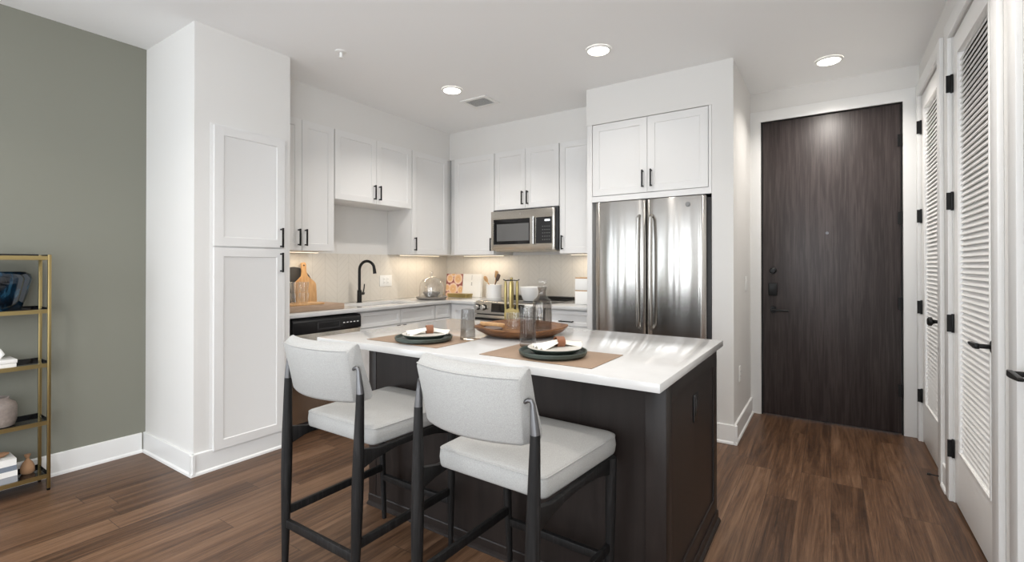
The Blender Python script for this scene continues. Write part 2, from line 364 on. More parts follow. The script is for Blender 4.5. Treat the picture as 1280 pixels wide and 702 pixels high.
# door casings
def casing(name, u0, u1, ztop, plane, d, wd=.09, wt=.09, th=.018):
    bm = new(); s = -1
    dd = (d-th, d)
    cells(bm, [u0-wd, u0, u1, u1+wd], [0, ztop, ztop+wt], {(1, 0)}, dd[0], dd[1], plane)
    return struct(name, bm, 'trim', bev=.003)
casing('trim_1', -.4784-.012, .4416+.012, 2.487, 'xz', YD, .084)
bm = new(); cells(bm, [D2[0]-.09, D2[0]-.004, D2[1]+.004, YD-.019], [0, ZD, ZD+.09], {(1, 0)}, XR-.02, XR, 'yz'); struct('trim_2', bm, 'trim', bev=.003)
casing('trim_3', D3[0]-.004, D3[1]+.004, ZD, 'yz', XR, th=.02)
casing('trim_4', D4[0]-.004, D4[1]+.004, ZD, 'yz', XR, th=.02)

def hinge(parent, loc, axis, h=.1, name='hinge'):
    bm = new(); lathe(bm, [(.006, -h/2), (.007, -h/2+.004), (.007, h/2-.004), (.006, h/2)], loc, 10)
    x, y, z = loc
    if axis == 'y': box(bm, x, x+.004, y-.002, y+.028, z-h/2+.004, z+h/2-.004); box(bm, x-.001, x+.003, y-.024, y-.002, z-h/2+.004, z+h/2-.004)
    else: box(bm, x-.024, x+.0, y-.003, y+.001, z-h/2+.004, z+h/2-.004)
    return obj(name, bm, 'black', parent, label='black hinge')
# entry door (door_1)
d1 = thing('door_1', 'dark ebony wood entry door with black hardware in white casing', 'door', (-.4784, YD, 0)); d1['kind'] = 'structure'
obj('door_leaf', box(new(), 0, .92, .004, .048, .012, 2.4769), 'entry', d1, bev=.002)
bm = new()
box(bm, -.0118, -.003, .0, .10, 0, 2.4885); box(bm, .923, .9318, .0, .10, 0, 2.4885); box(bm, -.003, .923, .0, .10, 2.4795, 2.4885); box(bm, -.003, .923, .05, .07, 0, .0115)
obj('door_frame', bm, 'dark', d1)
for z in (2.20, 1.62, .98, .33): hinge(d1, (.925, -.004, z), 'x')
obj('peephole', lathe(new(), [(.007, -.004), (.011, -.004), (.011, .004)], (.459, .002, 1.525), 16, 'y'), 'gun', d1)
obj('deadbolt', lathe(new(), [(.018, -.022), (.026, -.016), (.028, .004)], (.075, 0, 1.221), 24, 'y'), 'black', d1)
bm = new(); prism(bm, rounded([(.042, 1.012), (.108, 1.012), (.108, 1.118), (.042, 1.118)], .012), -.028, .004, 'xz')
obj('lock_plate', bm, 'black', d1, bev=.003)
bm = new(); lathe(bm, [(.026, -.014), (.028, -.010), (.028, .004)], (.078, 0, .893), 24, 'y'); lathe(bm, [(.010, -.05), (.010, -.010)], (.078, 0, .893), 12, 'y')
tube(bm, [(.072, -.05, .893), (.10, -.052, .893), (.195, -.05, .891)], [.010, .010, .008], 10)
obj('lever_handle', bm, 'black', d1)

# louvre doors (local: x = along -Y from far hinge edge, front faces -X)
def louver_door(name, label, y0, y1, hz, lever):
    W = y1-y0; d = thing(name, label, 'door', (XR+.004, y1, 0), -PI/2); d['kind'] = 'structure'   # local x -> -Y, local -y -> -X
    st = .115; zb, zt = .30, 2.365; x0, x1 = .004, W-.004
    bm = new(); cells(bm, [x0, x0+st, x1-st, x1], [.012, zb, zt, 2.484], {(1, 1)}, 0, .035, 'xz'); obj('door_frame', bm, 'door', d, bev=.002)
    bm = new(); z = zb+.004
    while z < zt-.03:
        bar(bm, (x0+st-.001, .0185, z+.013), (x1-st+.001, .0185, z+.013), .0066, .0455, up=(0, .46, .888)); z += .0281
    obj('louver_panel', bm, 'door', d)
    bm = new()
    for (a, b, c, e) in ((x0+st-.007, x0+st+.004, zb-.007, zt+.007), (x1-st-.004, x1-st+.007, zb-.007, zt+.007)): box(bm, a, b, -.005, 0, c, e)
    box(bm, x0+st+.004, x1-st-.004, -.005, 0, zb-.007, zb+.004); box(bm, x0+st+.004, x1-st-.004, -.005, 0, zt-.004, zt+.007)
    obj('panel_molding', bm, 'door', d, bev=.002)
    for z in hz: hinge(d, (0, -.006, z), 'y')
    if lever: lever_set(d, W-.062, .935, -1)
    else: obj('door_knob', lathe(new(), [(.018, -.062), (.026, -.055), (.027, -.042), (.012, -.032), (.010, -.012), (.026, -.010), (.027, 0)], (W-.062, 0, .925), 24, 'y'), 'black', d, label='black knob')
    return d
def lever_set(d, x, z, s, name='lever_handle'):
    bm = new(); lathe(bm, [(.024, -.012), (.026, -.009), (.026, 0)], (x, 0, z), 24, 'y'); lathe(bm, [(.0095, -.052), (.0095, -.009)], (x, 0, z), 12, 'y')
    prism(bm, [(x-s*.012, z-.011), (x+s*.02, z-.012), (x+s*.105, z-.007), (x+s*.112, z), (x+s*.105, z+.006), (x+s*.02, z+.010), (x-s*.012, z+.011)], -.062, -.046, 'xz')
    return obj(name, bm, 'black', d, bev=.003)
louver_door('door_2', 'white louvred closet door farther away, next to the dark entry door', *D2, (2.26, 1.62, .965, .33), False)
louver_door('door_3', 'white louvred closet door nearest, with black lever handle', *D3, (2.24, 1.61, .955, .285), True)
d4 = thing('door_4', 'white flat door at the right edge of the picture with black lever', 'door', (XR+.004, D4[1], 0), -PI/2); d4['kind'] = 'structure'
W4 = D4[1]-D4[0]
bm = new(); cells(bm, [.004, .115, W4-.115, W4-.004], [.012, .25, 1.1, 1.22, 2.36, 2.484], set(), 0, .035, 'xz'); obj('door_leaf', bm, 'door', d4, bev=.002)
lever_set(d4, .062, .905, 1)
# ------------------------------------------------------------------ cabinets
def shaker(bm, x0, x1, z0, z1, y0=0, th=.019, st=.056, rec=.007):
    if min(x1-x0, z1-z0) < .16: st = .032
    o = [(x0, z0), (x1, z0), (x1, z1), (x0, z1)]; i1 = [(x0+st, z0+st), (x1-st, z0+st), (x1-st, z1-st), (x0+st, z1-st)]; i2 = [(x0+st+.003, z0+st+.003), (x1-st-.003, z0+st+.003), (x1-st-.003, z1-st-.003), (x0+st+.003, z1-st-.003)]
    L = lambda q, y: [bm.verts.new((a, y, b)) for a, b in q]
    B, F, I, R = L(o, y0+th), L(o, y0), L(i1, y0), L(i2, y0+rec)
    bm.faces.new(B)
    for a, b in ((B, F), (F, I), (I, R)):
        for k in range(4): bm.faces.new((a[k], a[(k+1) % 4], b[(k+1) % 4], b[k]))
    bm.faces.new(R); return bm
def pull(parent, x, z, vert=True, L=.135, y0=0):
    bm = new(); h = L/2
    if vert:
        box(bm, x-.005, x+.005, y0-.034, y0-.024, z-h, z+h)
        for q in (z-h+.004, z+h-.014): box(bm, x-.0049, x+.0049, y0-.025, y0, q, q+.010)
    else:
        box(bm, x-h, x+h, y0-.034, y0-.024, z-.005, z+.005)
        for q in (x-h+.004, x+h-.014): box(bm, q, q+.010, y0-.025, y0, z-.0049, z+.0049)
    return obj('handle', bm, 'black', parent, label='black bar handle')
ROT = {'F': 0, 'R': PI/2, 'L': -PI/2}
def cabinet(name, label, face, loc, W, z0, z1, depth, doors, cat='cabinet', group=None, y0=.001, kick=0, fill=None):
    """doors: list of (kind, x0, x1, z0, z1, handle) ; handle = (x, z, vertical) or None"""
    r = thing(name, label, cat, loc, ROT[face], group)
    bm = new()
    if kick: box(bm, .001, W-.001, .021, depth, z0+kick, z1); box(bm, .002, W-.002, .075, depth-.01, z0, z0+kick)
    else: box(bm, .001, W-.001, .021, depth, z0, z1)
    obj('body', bm, 'cab', r, bev=.001)
    for k, a, b, c, e, hd in doors:
        bm = new(); shaker(bm, a+.0015, b-.0015, c+.0015, e-.0015); o = obj(k, bm, 'cab', r, bev=.0012, smooth=20)
        if hd: pull(o, *hd)
    return r
# pantry doors set in the wall block
r = thing('pantry_cabinet', 'tall white two-door pantry cabinet set into the white wall block', 'cabinet', (XP+.023, 1.42, 0), PI/2)
bm = new(); cells(bm, [0, .02, .50, .505], [.135, .14, 2.145, 2.15], set(), .0195, .0225, 'xz'); obj('frame', bm, 'cab', r)
for nm, z0, z1, hz in (('upper_door', 1.386, 2.139, 1.455), ('lower_door', .118, 1.377, 1.285)):
    o = obj(nm, shaker(new(), .016, .476, z0, z1), 'cab', r, bev=.0012, smooth=20); pull(o, .445, hz)
# wall cabinets on the sink wall (front face at x = XS+.02)
XC = XS+.02; DP = XC-XL-.002; zt = ZC-.002
def hz(z): return z+.105
cabinet('wall_cabinet', 'white two-door wall cabinet beside the pantry block over the cutting boards', 'R', (XC, 1.955, 0), .607, 1.385, zt, DP, [('door', .002, .304, 1.385, zt, (.274, hz(1.385), True)), ('door', .304, .605, 1.385, zt, (.334, hz(1.385), True))])
cabinet('wall_cabinet', 'short white two-door wall cabinet above the sink', 'R', (XC, 2.565, 0), .911, 1.838, zt, DP, [('door', .002, .4555, 1.838, zt, (.425, hz(1.838), True)), ('door', .4555, .909, 1.838, zt, (.486, hz(1.838), True))])
cabinet('wall_cabinet', 'white single-door wall cabinet on the sink wall, right up in the kitchen corner', 'R', (XC, 3.478, 0), YW-.002-3.478, 1.379, zt, DP, [('door', .002, .54, 1.379, zt, (.034, hz(1.379), True))])
YC = YB-.02; DB = YW-YC-.002
cabinet('wall_cabinet', 'white single-door wall cabinet on the back wall, left of the microwave', 'F', (-3.533, YC, 0), .609, 1.379, zt, DB, [('door', .062, .607, 1.379, zt, (.577, hz(1.379), True))])
cabinet('wall_cabinet', 'short white two-door wall cabinet above the microwave', 'F', (-2.922, YC, 0), .764, 1.838, zt, DB, [('door', .002, .382, 1.838, zt, (.352, hz(1.838), True)), ('door', .382, .762, 1.838, zt, (.412, hz(1.838), True))])
cabinet('wall_cabinet', 'narrow white wall cabinet between microwave and refrigerator panel', 'F', (-2.156, YC, 0), .455, 1.379, zt, DB, [('door', .002, .40, 1.379, zt, (.034, hz(1.379), True))])
# refrigerator surround
r = thing('refrigerator_cabinet', 'white two-door cabinet with side panel built over the refrigerator', 'cabinet', (-1.70, YF-.002, 0))
obj('side_panel', box(new(), .0, .045, .0, .70, 0, 2.435), 'cab', r, bev=.001)
obj('body', box(new(), .046, .984, .021, .70, 1.836, 2.435), 'cab', r)
obj('face_trim', cells(new(), [.046, .964, .984], [1.79, 1.834, 2.434], {(0, 1)}, -.001, .02, 'xz'), 'cab', r)
for a, b, hx in ((.05, .511, .478), (.511, .962, .545)):
    o = obj('door', shaker(new(), a+.0015, b-.0015, 1.84, 2.43), 'cab', r, bev=.0012, smooth=20); pull(o, hx, 1.84+.105)
for o in kids(r):
    if o.name.startswith('door'): o.location.y = -.001
# base cabinets: sink run, fronts at x = -3.27
XB = -3.27; CT = .879
cabinet('base_cabinet', 'white sink base cabinet with two false drawer fronts below the sink', 'R', (XB, 2.615, 0), .915, 0, CT, XB-XL-.002, [('drawer_front', .003, .4575, .735, CT-.012, None), ('drawer_front', .4575, .912, .735, CT-.012, None), ('door', .003, .4575, .105, .73, (.42, .66, True)), ('door', .4575, .912, .105, .73, (.495, .66, True))], kick=.1)
fc = cabinet('base_cabinet', 'narrow white drawer base cabinet in the corner right of the sink', 'R', (XB, 3.533, 0), .251, 0, CT, XB-XL-.002, [('drawer', .003, .222, .735, CT-.012, None), ('door', .003, .222, .105, .73, None)], kick=.1)
YBF = 3.765
obj('filler', box(new(), .2235, .2495, .002, .0208, .1, CT-.001), 'cab', fc)
cabinet('base_cabinet', 'white corner base cabinet left of the range', 'F', (XB-.02, YBF, 0), .335, 0, CT, YW-YBF-.002, [('door', .03, .333, .105, CT-.012, None)], kick=.1)
cabinet('base_cabinet', 'white drawer base cabinet between range and refrigerator panel', 'F', (-2.150, YBF, 0), .444, 0, CT, YW-YBF-.002, [('drawer', .002, .442, .735, CT-.012, (.222, .775, False)), ('drawer', .002, .442, .42, .73, (.222, .66, False)), ('drawer', .002, .442, .105, .415, (.222, .35, False))], kick=.1)
# worktops with the sink cut-out
ZT = .91
bm = new(); cells(bm, [XL+.012, -3.70, -3.315, -3.235, -2.945], [YP1+.002, 2.715, 3.375, 3.73, YW-.012], {(1, 1), (3, 0), (3, 1), (3, 2)}, CT+.001, ZT, 'xy')
tag(obj('countertop', bm, 'quartz', bev=.003), 'white quartz L-shaped worktop with the sink, running into the corner', 'countertop')
tag(obj('countertop', box(new(), -2.155, -1.703, 3.73, YW-.012, CT+.001, ZT), 'quartz', bev=.003), 'short white quartz worktop between range and refrigerator panel', 'countertop')
# backsplash
bm = new(); box(bm, XL, XL+.010, YP1, YW, ZT-.03, 1.378); struct('wall_backsplash_left', bm, 'tile')
bm = new(); box(bm, XL+.010, -1.703, YW-.010, YW, ZT-.03, 1.378); struct('wall_backsplash_back', bm, 'tile')
# under-cabinet light bars
def under_light(loc, L, along, label):
    r = thing('under_cabinet_light', label, 'light', loc, 0 if along == 'x' else PI/2, 'slim light bars under the wall cabinets')
    obj('housing', box(new(), -L/2, L/2, -.012, .012, -.009, -.001), 'white', r)
    obj('lens', box(new(), -L/2+.01, L/2-.01, -.009, .009, -.0105, -.009), 'warmlens', r)
    l = bpy.data.lights.new('under_cabinet_glow', 'AREA'); l.shape = 'RECTANGLE'; l.size = L; l.size_y = .02; l.energy = 1.05*L/.5; l.color = (1, .86, .68)
    o = bpy.data.objects.new('under_cabinet_glow', l); C.objects.link(o); o.parent = r; o.location = (0, 0, -.014)
under_light((-3.74, 2.26, 1.385), .58, 'y', 'slim light bar under the cabinet beside the pantry block')
under_light((-3.74, 3.80, 1.379), .60, 'y', 'slim light bar under the corner cabinet on the sink wall')
under_light((-3.22, 4.26, 1.379), .56, 'x', 'slim light bar under the cabinet left of the microwave')
under_light((-1.93, 4.26, 1.379), .42, 'x', 'slim light bar under the cabinet right of the microwave')

# ------------------------------------------------------------------ appliances
# refrigerator
r = thing('refrigerator', 'stainless steel french-door refrigerator in the white surround', 'refrigerator', (-1.605, YF-.05, 0))
FW = .872
obj('cabinet_body', box(new(), .004, FW+.012, .062, .70, .02, 1.765), 'fridgeside', r, bev=.003)
def fdoor(a, b, z0, z1):
    bm = new(); n = 16; P = []
    for k in range(n+1):
        q = k/n; e = min(q, 1-q); bow = .020*math.sin(PI*q)**.8; edge = -.008*max(0, 1-e/.05)**2
        P.append((a+(b-a)*q, -bow-edge))
    poly = P + [(b, .055), (a, .055)]
    prism(bm, poly, z0, z1, 'xy'); return bm
for nm, a, b, hx in (('left_door', .0, .418, .374), ('right_door', .427, FW-.012, .470)):
    o = obj(nm, fdoor(a, b, .70, 1.775), 'fridge', r, bev=.003, smooth=40)
    bm = new(); x = hx; pts = [(x, -.012, .78), (x, -.050, .80), (x, -.062, .95), (x, -.066, 1.21), (x, -.062, 1.47), (x, -.050, 1.63), (x, -.012, 1.65)]
    tube(bm, pts, .013, 14); obj('door_handle', bm, 'nickel', o, label='curved bar handle')
bm = fdoor(.0, FW-.012, .06, .69); o = obj('freezer_drawer', bm, 'fridge', r, bev=.003, smooth=40)
obj('drawer_handle', tube(new(), [(.08, -.02, .63), (.09, -.06, .63), (.43, -.075, .63), (.77, -.06, .63), (.78, -.02, .63)], .013, 12), 'nickel', o)
bm = new(); lathe(bm, [(.017, -.0225), (.017, -.0175)], (.738, 0, 1.715), 24, 'y'); lathe(bm, [(.0125, -.0245), (.0125, -.0225)], (.738, 0, 1.715), 20, 'y')
obj('emblem', bm, 'inkgrey', r, label='small round grey emblem')
# microwave
r = thing('microwave', 'stainless over-the-range microwave with black window and keypad', 'microwave', (-2.918, 3.99, 1.417))
obj('case', box(new(), .002, .758, .04, .42, .004, .416), 'fridgeside', r, bev=.003)
obj('front_frame', cells(new(), [.0, .030, .482, .538, .715, .74], [0, .062, .315, .400], {(1, 1), (3, 1)}, .0, .04, 'xz'), 'steel', r, bev=.002)
o = obj('door_window', box(new(), .031, .481, .008, .038, .063, .314), 'blackglass', r)
obj('window_screen', box(new(), .068, .455, .0065, .008, .095, .268), 'screen', o)
bm = new(); prism(bm, rounded([(.487, -.034), (.532, -.034), (.532, -.012), (.487, -.012)], .008, 4), .058, .322, 'xy'); box(bm, .500, .520, -.012, .0005, .075, .09); box(bm, .500, .520, -.012, .0005, .29, .305)
obj('handle', bm, 'nickel', r)
o = obj('control_panel', box(new(), .539, .714, .006, .038, .063, .314), 'blackplastic', r)
obj('display', box(new(), .635, .69, .0045, .006, .276, .292), 'led', o)
for i in range(4):
    for j in range(5): obj('key', box(new(), .607+i*.024, .617+i*.024, .0045, .006, .095+j*.032, .100+j*.032), 'inkgrey', o)
obj('emblem', lathe(new(), [(.010, -.002), (.010, .001)], (.36, 0, .362), 18, 'y'), 'nickel', r)
bm = new(); box(bm, .03, .73, .05, .40, -.010, .003); obj('underside_vent', bm, 'steel', r)
# range
r = thing('range', 'stainless slide-in range with front knobs and black glass cooktop', 'range', (-2.938, 3.74, 0))
RW = .777
obj('body', box(new(), .004, RW-.004, .03, .655, .02, .895), 'fridgeside', r, bev=.002)
obj('cooktop', box(new(), .0, RW, .045, .655, .896, .915), 'blackglass', r, bev=.003)
obj('rear_trim', prism(new(), [(.60, .9155), (.655, .9155), (.655, .945), (.615, .94)], .001, RW-.001, 'yz'), 'black', r)
bm = new(); prism(bm, [(.0, .795), (.03, .795), (.0445, .914), (.03, .914), (.016, .905)], .0, RW, 'yz'); cp = obj('control_panel', bm, 'steel', r, bev=.002)
for x in (.032, .108, .668, .745):
    kb = obj('knob', lathe(new(), [(.021, -.034), (.024, -.030), (.026, .004)], (x, .008, .855), 24, 'y'), 'nickel', cp); 
    obj('knob_collar', lathe(new(), [(.030, -.006), (.031, .004)], (x, .008, .855), 24, 'y'), 'black', kb)
obj('display_panel', prism(new(), [(.0025, .815), (.010, .815), (.019, .898), (.0115, .898)], .20, .575, 'yz'), 'blackglass', cp)
o = obj('oven_door', box(new(), .004, RW-.004, .0, .029, .24, .785), 'steel', r, bev=.003)
obj('oven_window', box(new(), .10, RW-.10, -.002, .0, .33, .68), 'blackglass', o)
obj('oven_handle', tube(new(), [(.05, .0, .745), (.05, -.045, .75), (RW-.05, -.045, .75), (RW-.05, .0, .745)], .012, 12), 'black', o)
obj('lower_drawer', box(new(), .004, RW-.004, .0, .029, .05, .23), 'steel', r, bev=.003)
# dishwasher
r = thing('dishwasher', 'stainless dishwasher with black control strip beside the pantry block', 'dishwasher', (XB+.02, 2.003, 0), PI/2)
DW = .605
obj('body', box(new(), .004, DW-.004, .03, .58, .02, .868), 'fridgeside', r)
obj('door_panel', box(new(), .0, DW, .0, .029, .10, .752), 'steel', r, bev=.003)
bm = new(); prism(bm, [(-.008, .757), (.029, .757), (.029, .868), (.008, .868), (-.008, .845)], .0, DW, 'yz'); cp = obj('control_strip', bm, 'blackplastic', r, bev=.003)
bm = new(); cells(bm, [.20, .212, .388, .40], [.775, .785, .825, .83], {(1, 1)}, -.0105, -.007, 'xz'); obj('pocket_handle', bm, 'fridgeside', cp)
bm = new()
for k in range(5): box(bm, .43+k*.033, .446+k*.033, -.0092, -.0075, .805, .812)
obj('button_marks', bm, 'white', cp)
obj('kick_plate', box(new(), .004, DW-.004, .05, .06, .0, .098), 'black', r)
# sink + faucet
r = thing('kitchen_sink', 'undermount stainless sink set into the white worktop', 'sink', (-3.5075, 3.045, .878))
bm = new(); ol = rounded([(-.196, -.334), (.196, -.334), (.196, .334), (-.196, .334)], .03)
L3 = lambda q, z: [(a, b, z) for a, b in q]
stack(bm, [L3(inset(ol, -.004), -.212), L3(inset(ol, -.004), -.001), L3(inset(ol, .002), -.001), L3(inset(ol, .010), -.19), L3(inset(ol, .03), -.2)])
obj('basin', bm, 'steel', r); obj('drain', lathe(new(), [(.04, -.2), (.04, -.196), (.02, -.197)], (0, 0, 0), 20), 'nickel', r)
r = thing('faucet', 'matte black gooseneck kitchen faucet behind the sink', 'faucet', (-3.755, 3.0, ZT+.001), .25)
bm = new(); lathe(bm, [(.027, 0), (.027, .004), (.022, .006), (.021, .115), (.018, .118), (.0135, .12)], (0, 0, 0), 24)
obj('base', bm, 'black', r)
pts = [(0, 0, .118), (0, 0, .31)] + [(.085-.085*math.cos(a), 0, .31+.085*math.sin(a)) for a in [PI*k/14 for k in range(1, 13)]] ; e = pts[-1]
pts += [(e[0]+.006, 0, e[2]-.03), (e[0]+.012, 0, e[2]-.07)]
obj('spout', tube(new(), pts, [.0135]*(len(pts)-2)+[.0145, .0165], 16), 'black', r)
bm = new(); tube(bm, [(0, .018, .085), (0, .062, .085)], .0155, 14); tube(bm, [(0, .058, .09), (.004, .066, .135), (.006, .068, .175)], [.006, .0055, .005], 10)
obj('lever', bm, 'black', r)
# outlets and switches
def outlet(loc, rz, label, m='white', name='outlet_plate', sw=False, gang=1):
    r = thing(name, label, 'light switch' if sw else 'outlet', loc, rz)
    w_ = .036*gang+(.0 if gang == 1 else .01)
    obj('cover_plate', prism(new(), rounded([(-w_, -.058), (w_, -.058), (w_, .058), (-w_, .058)], .006), -.006, -.0005, 'xz'), m, r, bev=.002)
    for g in range(gang):
        cx = (g-(gang-1)/2)*.046
        if sw: obj('rocker', prism(new(), [(-.0095, .0), (-.006, -.033), (-.006, .033), (-.008, .033)], cx-.017, cx+.017, 'yz') if False else box(new(), cx-.017, cx+.017, -.009, -.006, -.033, .033), m, r, bev=.002)
        else:
            s = obj('socket', box(new(), cx-.017, cx+.017, -.008, -.006, -.033, .033), m, r, bev=.002)
            for z in (-.018, .018):
                for x in (-.006, .006): obj('slot', box(new(), cx+x-.0011, cx+x+.0011, -.0085, -.0079, z-.004, z+.004), 'dark', s)
    return r
outlet((XL+.010, 3.443, 1.105), PI/2, 'white outlet plate on the tiled backsplash right of the faucet', gang=2)
outlet((XFR, 4.27, 1.12), PI/2, 'white light switch on the wall beside the entry door', name='switch_plate', sw=True)
outlet((XFR, 3.95, .45), PI/2, 'white outlet low on the wall beside the entry door')
# ceiling fittings
def downlight(x, y, label, p=3.2):
    r = thing('recessed_light', label, 'ceiling light', (x, y, H), 0, 'recessed ceiling lights')
    bm = new(); n = 40; V = [[bm.verts.new((rr*math.cos(2*PI*k/n), rr*math.sin(2*PI*k/n), z)) for k in range(n)] for rr, z in ((.088, -.0005), (.086, -.008), (.072, -.012), (.069, -.008))]
    for a, b in zip(V, V[1:]):
        for k in range(n): bm.faces.new((a[k], a[(k+1) % n], b[(k+1) % n], b[k]))
    obj('trim_ring', bm, 'white', r)
    obj('lens', lathe(new(), [(.045, -.0165), (.064, -.0145), (.0685, -.010), (.0685, -.006)], (0, 0, 0), 32), 'lamp', r)
    l = bpy.data.lights.new('downlight', 'AREA'); l.shape = 'DISK'; l.size = .12; l.energy = p; l.color = (1, .945, .88); l.spread = math.radians(130)
    o = bpy.data.objects.new('downlight', l); C.objects.link(o); o.parent = r; o.location = (0, 0, -.020)
downlight(-2.644, 3.059, 'recessed ceiling light nearest the air vent, above the sink and range', 11.5)
downlight(-1.318, 3.048, 'recessed ceiling light above the refrigerator side of the island')
downlight(-.004, 4.123, 'recessed ceiling light just in front of the entry door', 10)
for x, y, lab in ((-.004, 2.25, 'added unseen ceiling light over the hall beside the louvred doors'), (-1.32, .95, 'added unseen ceiling light over the stools'), (-2.64, .2, 'added unseen ceiling light by the bookcase'), (-.004, .1, 'added unseen ceiling light over the living room by the right wall'), (-1.32, -1.4, 'added unseen ceiling light in the middle of the living room')):
    downlight(x, y, lab, 8)  # extra lights outside the view, added to brighten the room evenly
r = thing('ceiling_vent', 'white rectangular air vent on the ceiling in the kitchen', 'vent', (-2.625, 3.42, H))
bm = new(); cells(bm, [-.14, -.105, .105, .14], [-.115, -.08, .08, .115], {(1, 1)}, -.012, -.0005); obj('frame', bm, 'white', r, bev=.004)
bm = new()
for k in range(9): bar(bm, (-.105, -.072+k*.018, -.006), (.105, -.072+k*.018, -.006), .0016, .011, up=(0, .6, .8))
obj('louvers', bm, 'white', r); obj('duct_opening', box(new(), -.105, .105, -.08, .08, -.0015, -.0005), 'dark', r)
r = thing('sprinkler_head', 'small white fire sprinkler head on the ceiling near the pantry block', 'sprinkler', (-2.808, 2.084, H))
obj('escutcheon', lathe(new(), [(.038, -.001), (.036, -.006), (.020, -.010)], (0, 0, 0), 24), 'white', r)
bm = new(); lathe(bm, [(.009, -.010), (.007, -.030), (.004, -.045)], (0, 0, 0), 12); lathe(bm, [(.017, -.047), (.017, -.044)], (0, 0, 0), 16); tube(bm, [(-.009, 0, -.012), (-.012, 0, -.03), (-.003, 0, -.046)], .0025, 6); tube(bm, [(.009, 0, -.012), (.012, 0, -.03), (.003, 0, -.046)], .0025, 6)
obj('deflector', bm, 'white', r)
r = thing('door_stop', 'thin black door stop sticking out low by the louvred closet door', 'door stop', (XR-.002, 3.74, .03))
obj('rod', tube(new(), [(0, -.018, 0), (-.02, -.017, 0), (-.055, -.012, 0)], .0035, 8), 'black', r)
obj('tip', lathe(new(), [(.006, -.072), (.007, -.068), (.007, -.055)], (0, -.012, 0), 12, 'x'), 'black', r)
# ------------------------------------------------------------------ island
IX0, IX1, IY0, IY1, IZ = -2.228, -.4457, 1.5094, 2.5712, .8915
tag(obj('island_countertop', box(new(), IX0, IX1, IY0, IY1, IZ-.031, IZ), 'quartz', bev=.0035), 'white quartz worktop of the kitchen island', 'countertop')
r = thing('kitchen_island', 'espresso brown wooden kitchen island cabinet under the white worktop', 'kitchen island', (-2.05, 1.70, 0))
W = 1.575; D = .845; T = IZ-.0325      # local x 0..W, y 0..D
obj('body', box(new(), .012, W-.012, .012, D-.012, 0, T), 'islandwood', r)
# seating side: stiles, rails and recessed panels
obj('front_panel', cells(new(), [0, .06, 1.50, 1.52], [.0, .10, .80, T], set(), .004, .0118, 'xz'), 'islandwood', r)
obj('front_stile', box(new(), 0, .055, .001, .0038, .0, T), 'islandwood', r, bev=.001)
obj('corner_post', box(new(), 1.505, W+.004, -.035, .035, .0, T), 'islandwood', r, bev=.003)
bm = new(); cells(bm, [.0352, .0362, .775, D], [.0, .125, .775, T], {(1, 1)}, W-.0118, W+.004, 'yz'); obj('end_frame', bm, 'islandwood', r, bev=.0015)
obj('end_panel', box(new(), W-.0119, W-.003, .037, .774, .126, .774), 'islandwood', r)
obj('left_panel', box(new(), .0, .0118, .0125, D, 0, T), 'islandwood', r)
def shoe(a, b, nv, nm):
    a, b, nv = Vector((*a, 0)), Vector((*b, 0)), Vector((*nv, 0)); prof = [(0, 0), (.018, 0), (.016, .010), (.006, .018), (.006, .05), (.003, .055), (0, .055)]
    bm = new(); stack(bm, [[p+nv*d+Vector((0, 0, z)) for d, z in prof] for p in (a, b)]); return obj(nm, bm, 'islandwood', r, smooth=20)
shoe((.0, .0035), (1.504, .0035), (0, -1), 'base_molding')
shoe((W+.0045, -.03), (W+.0045, D), (1, 0), 'base_molding')
for k in range(4):
    o = obj('door', shaker(new(), .02+k*.385, .40+k*.385, .11, T-.01), 'islandwood', r, bev=.001, smooth=20); o.rotation_euler.z = PI; o.location = (W, D+.008, 0)
    pull(o, .05+k*.385 if k % 2 else .37+k*.385, .72)
outlet((-2.05+W-.0029, 2.115, .665), PI/2, 'dark outlet on the espresso end panel of the island', m='blackplastic')

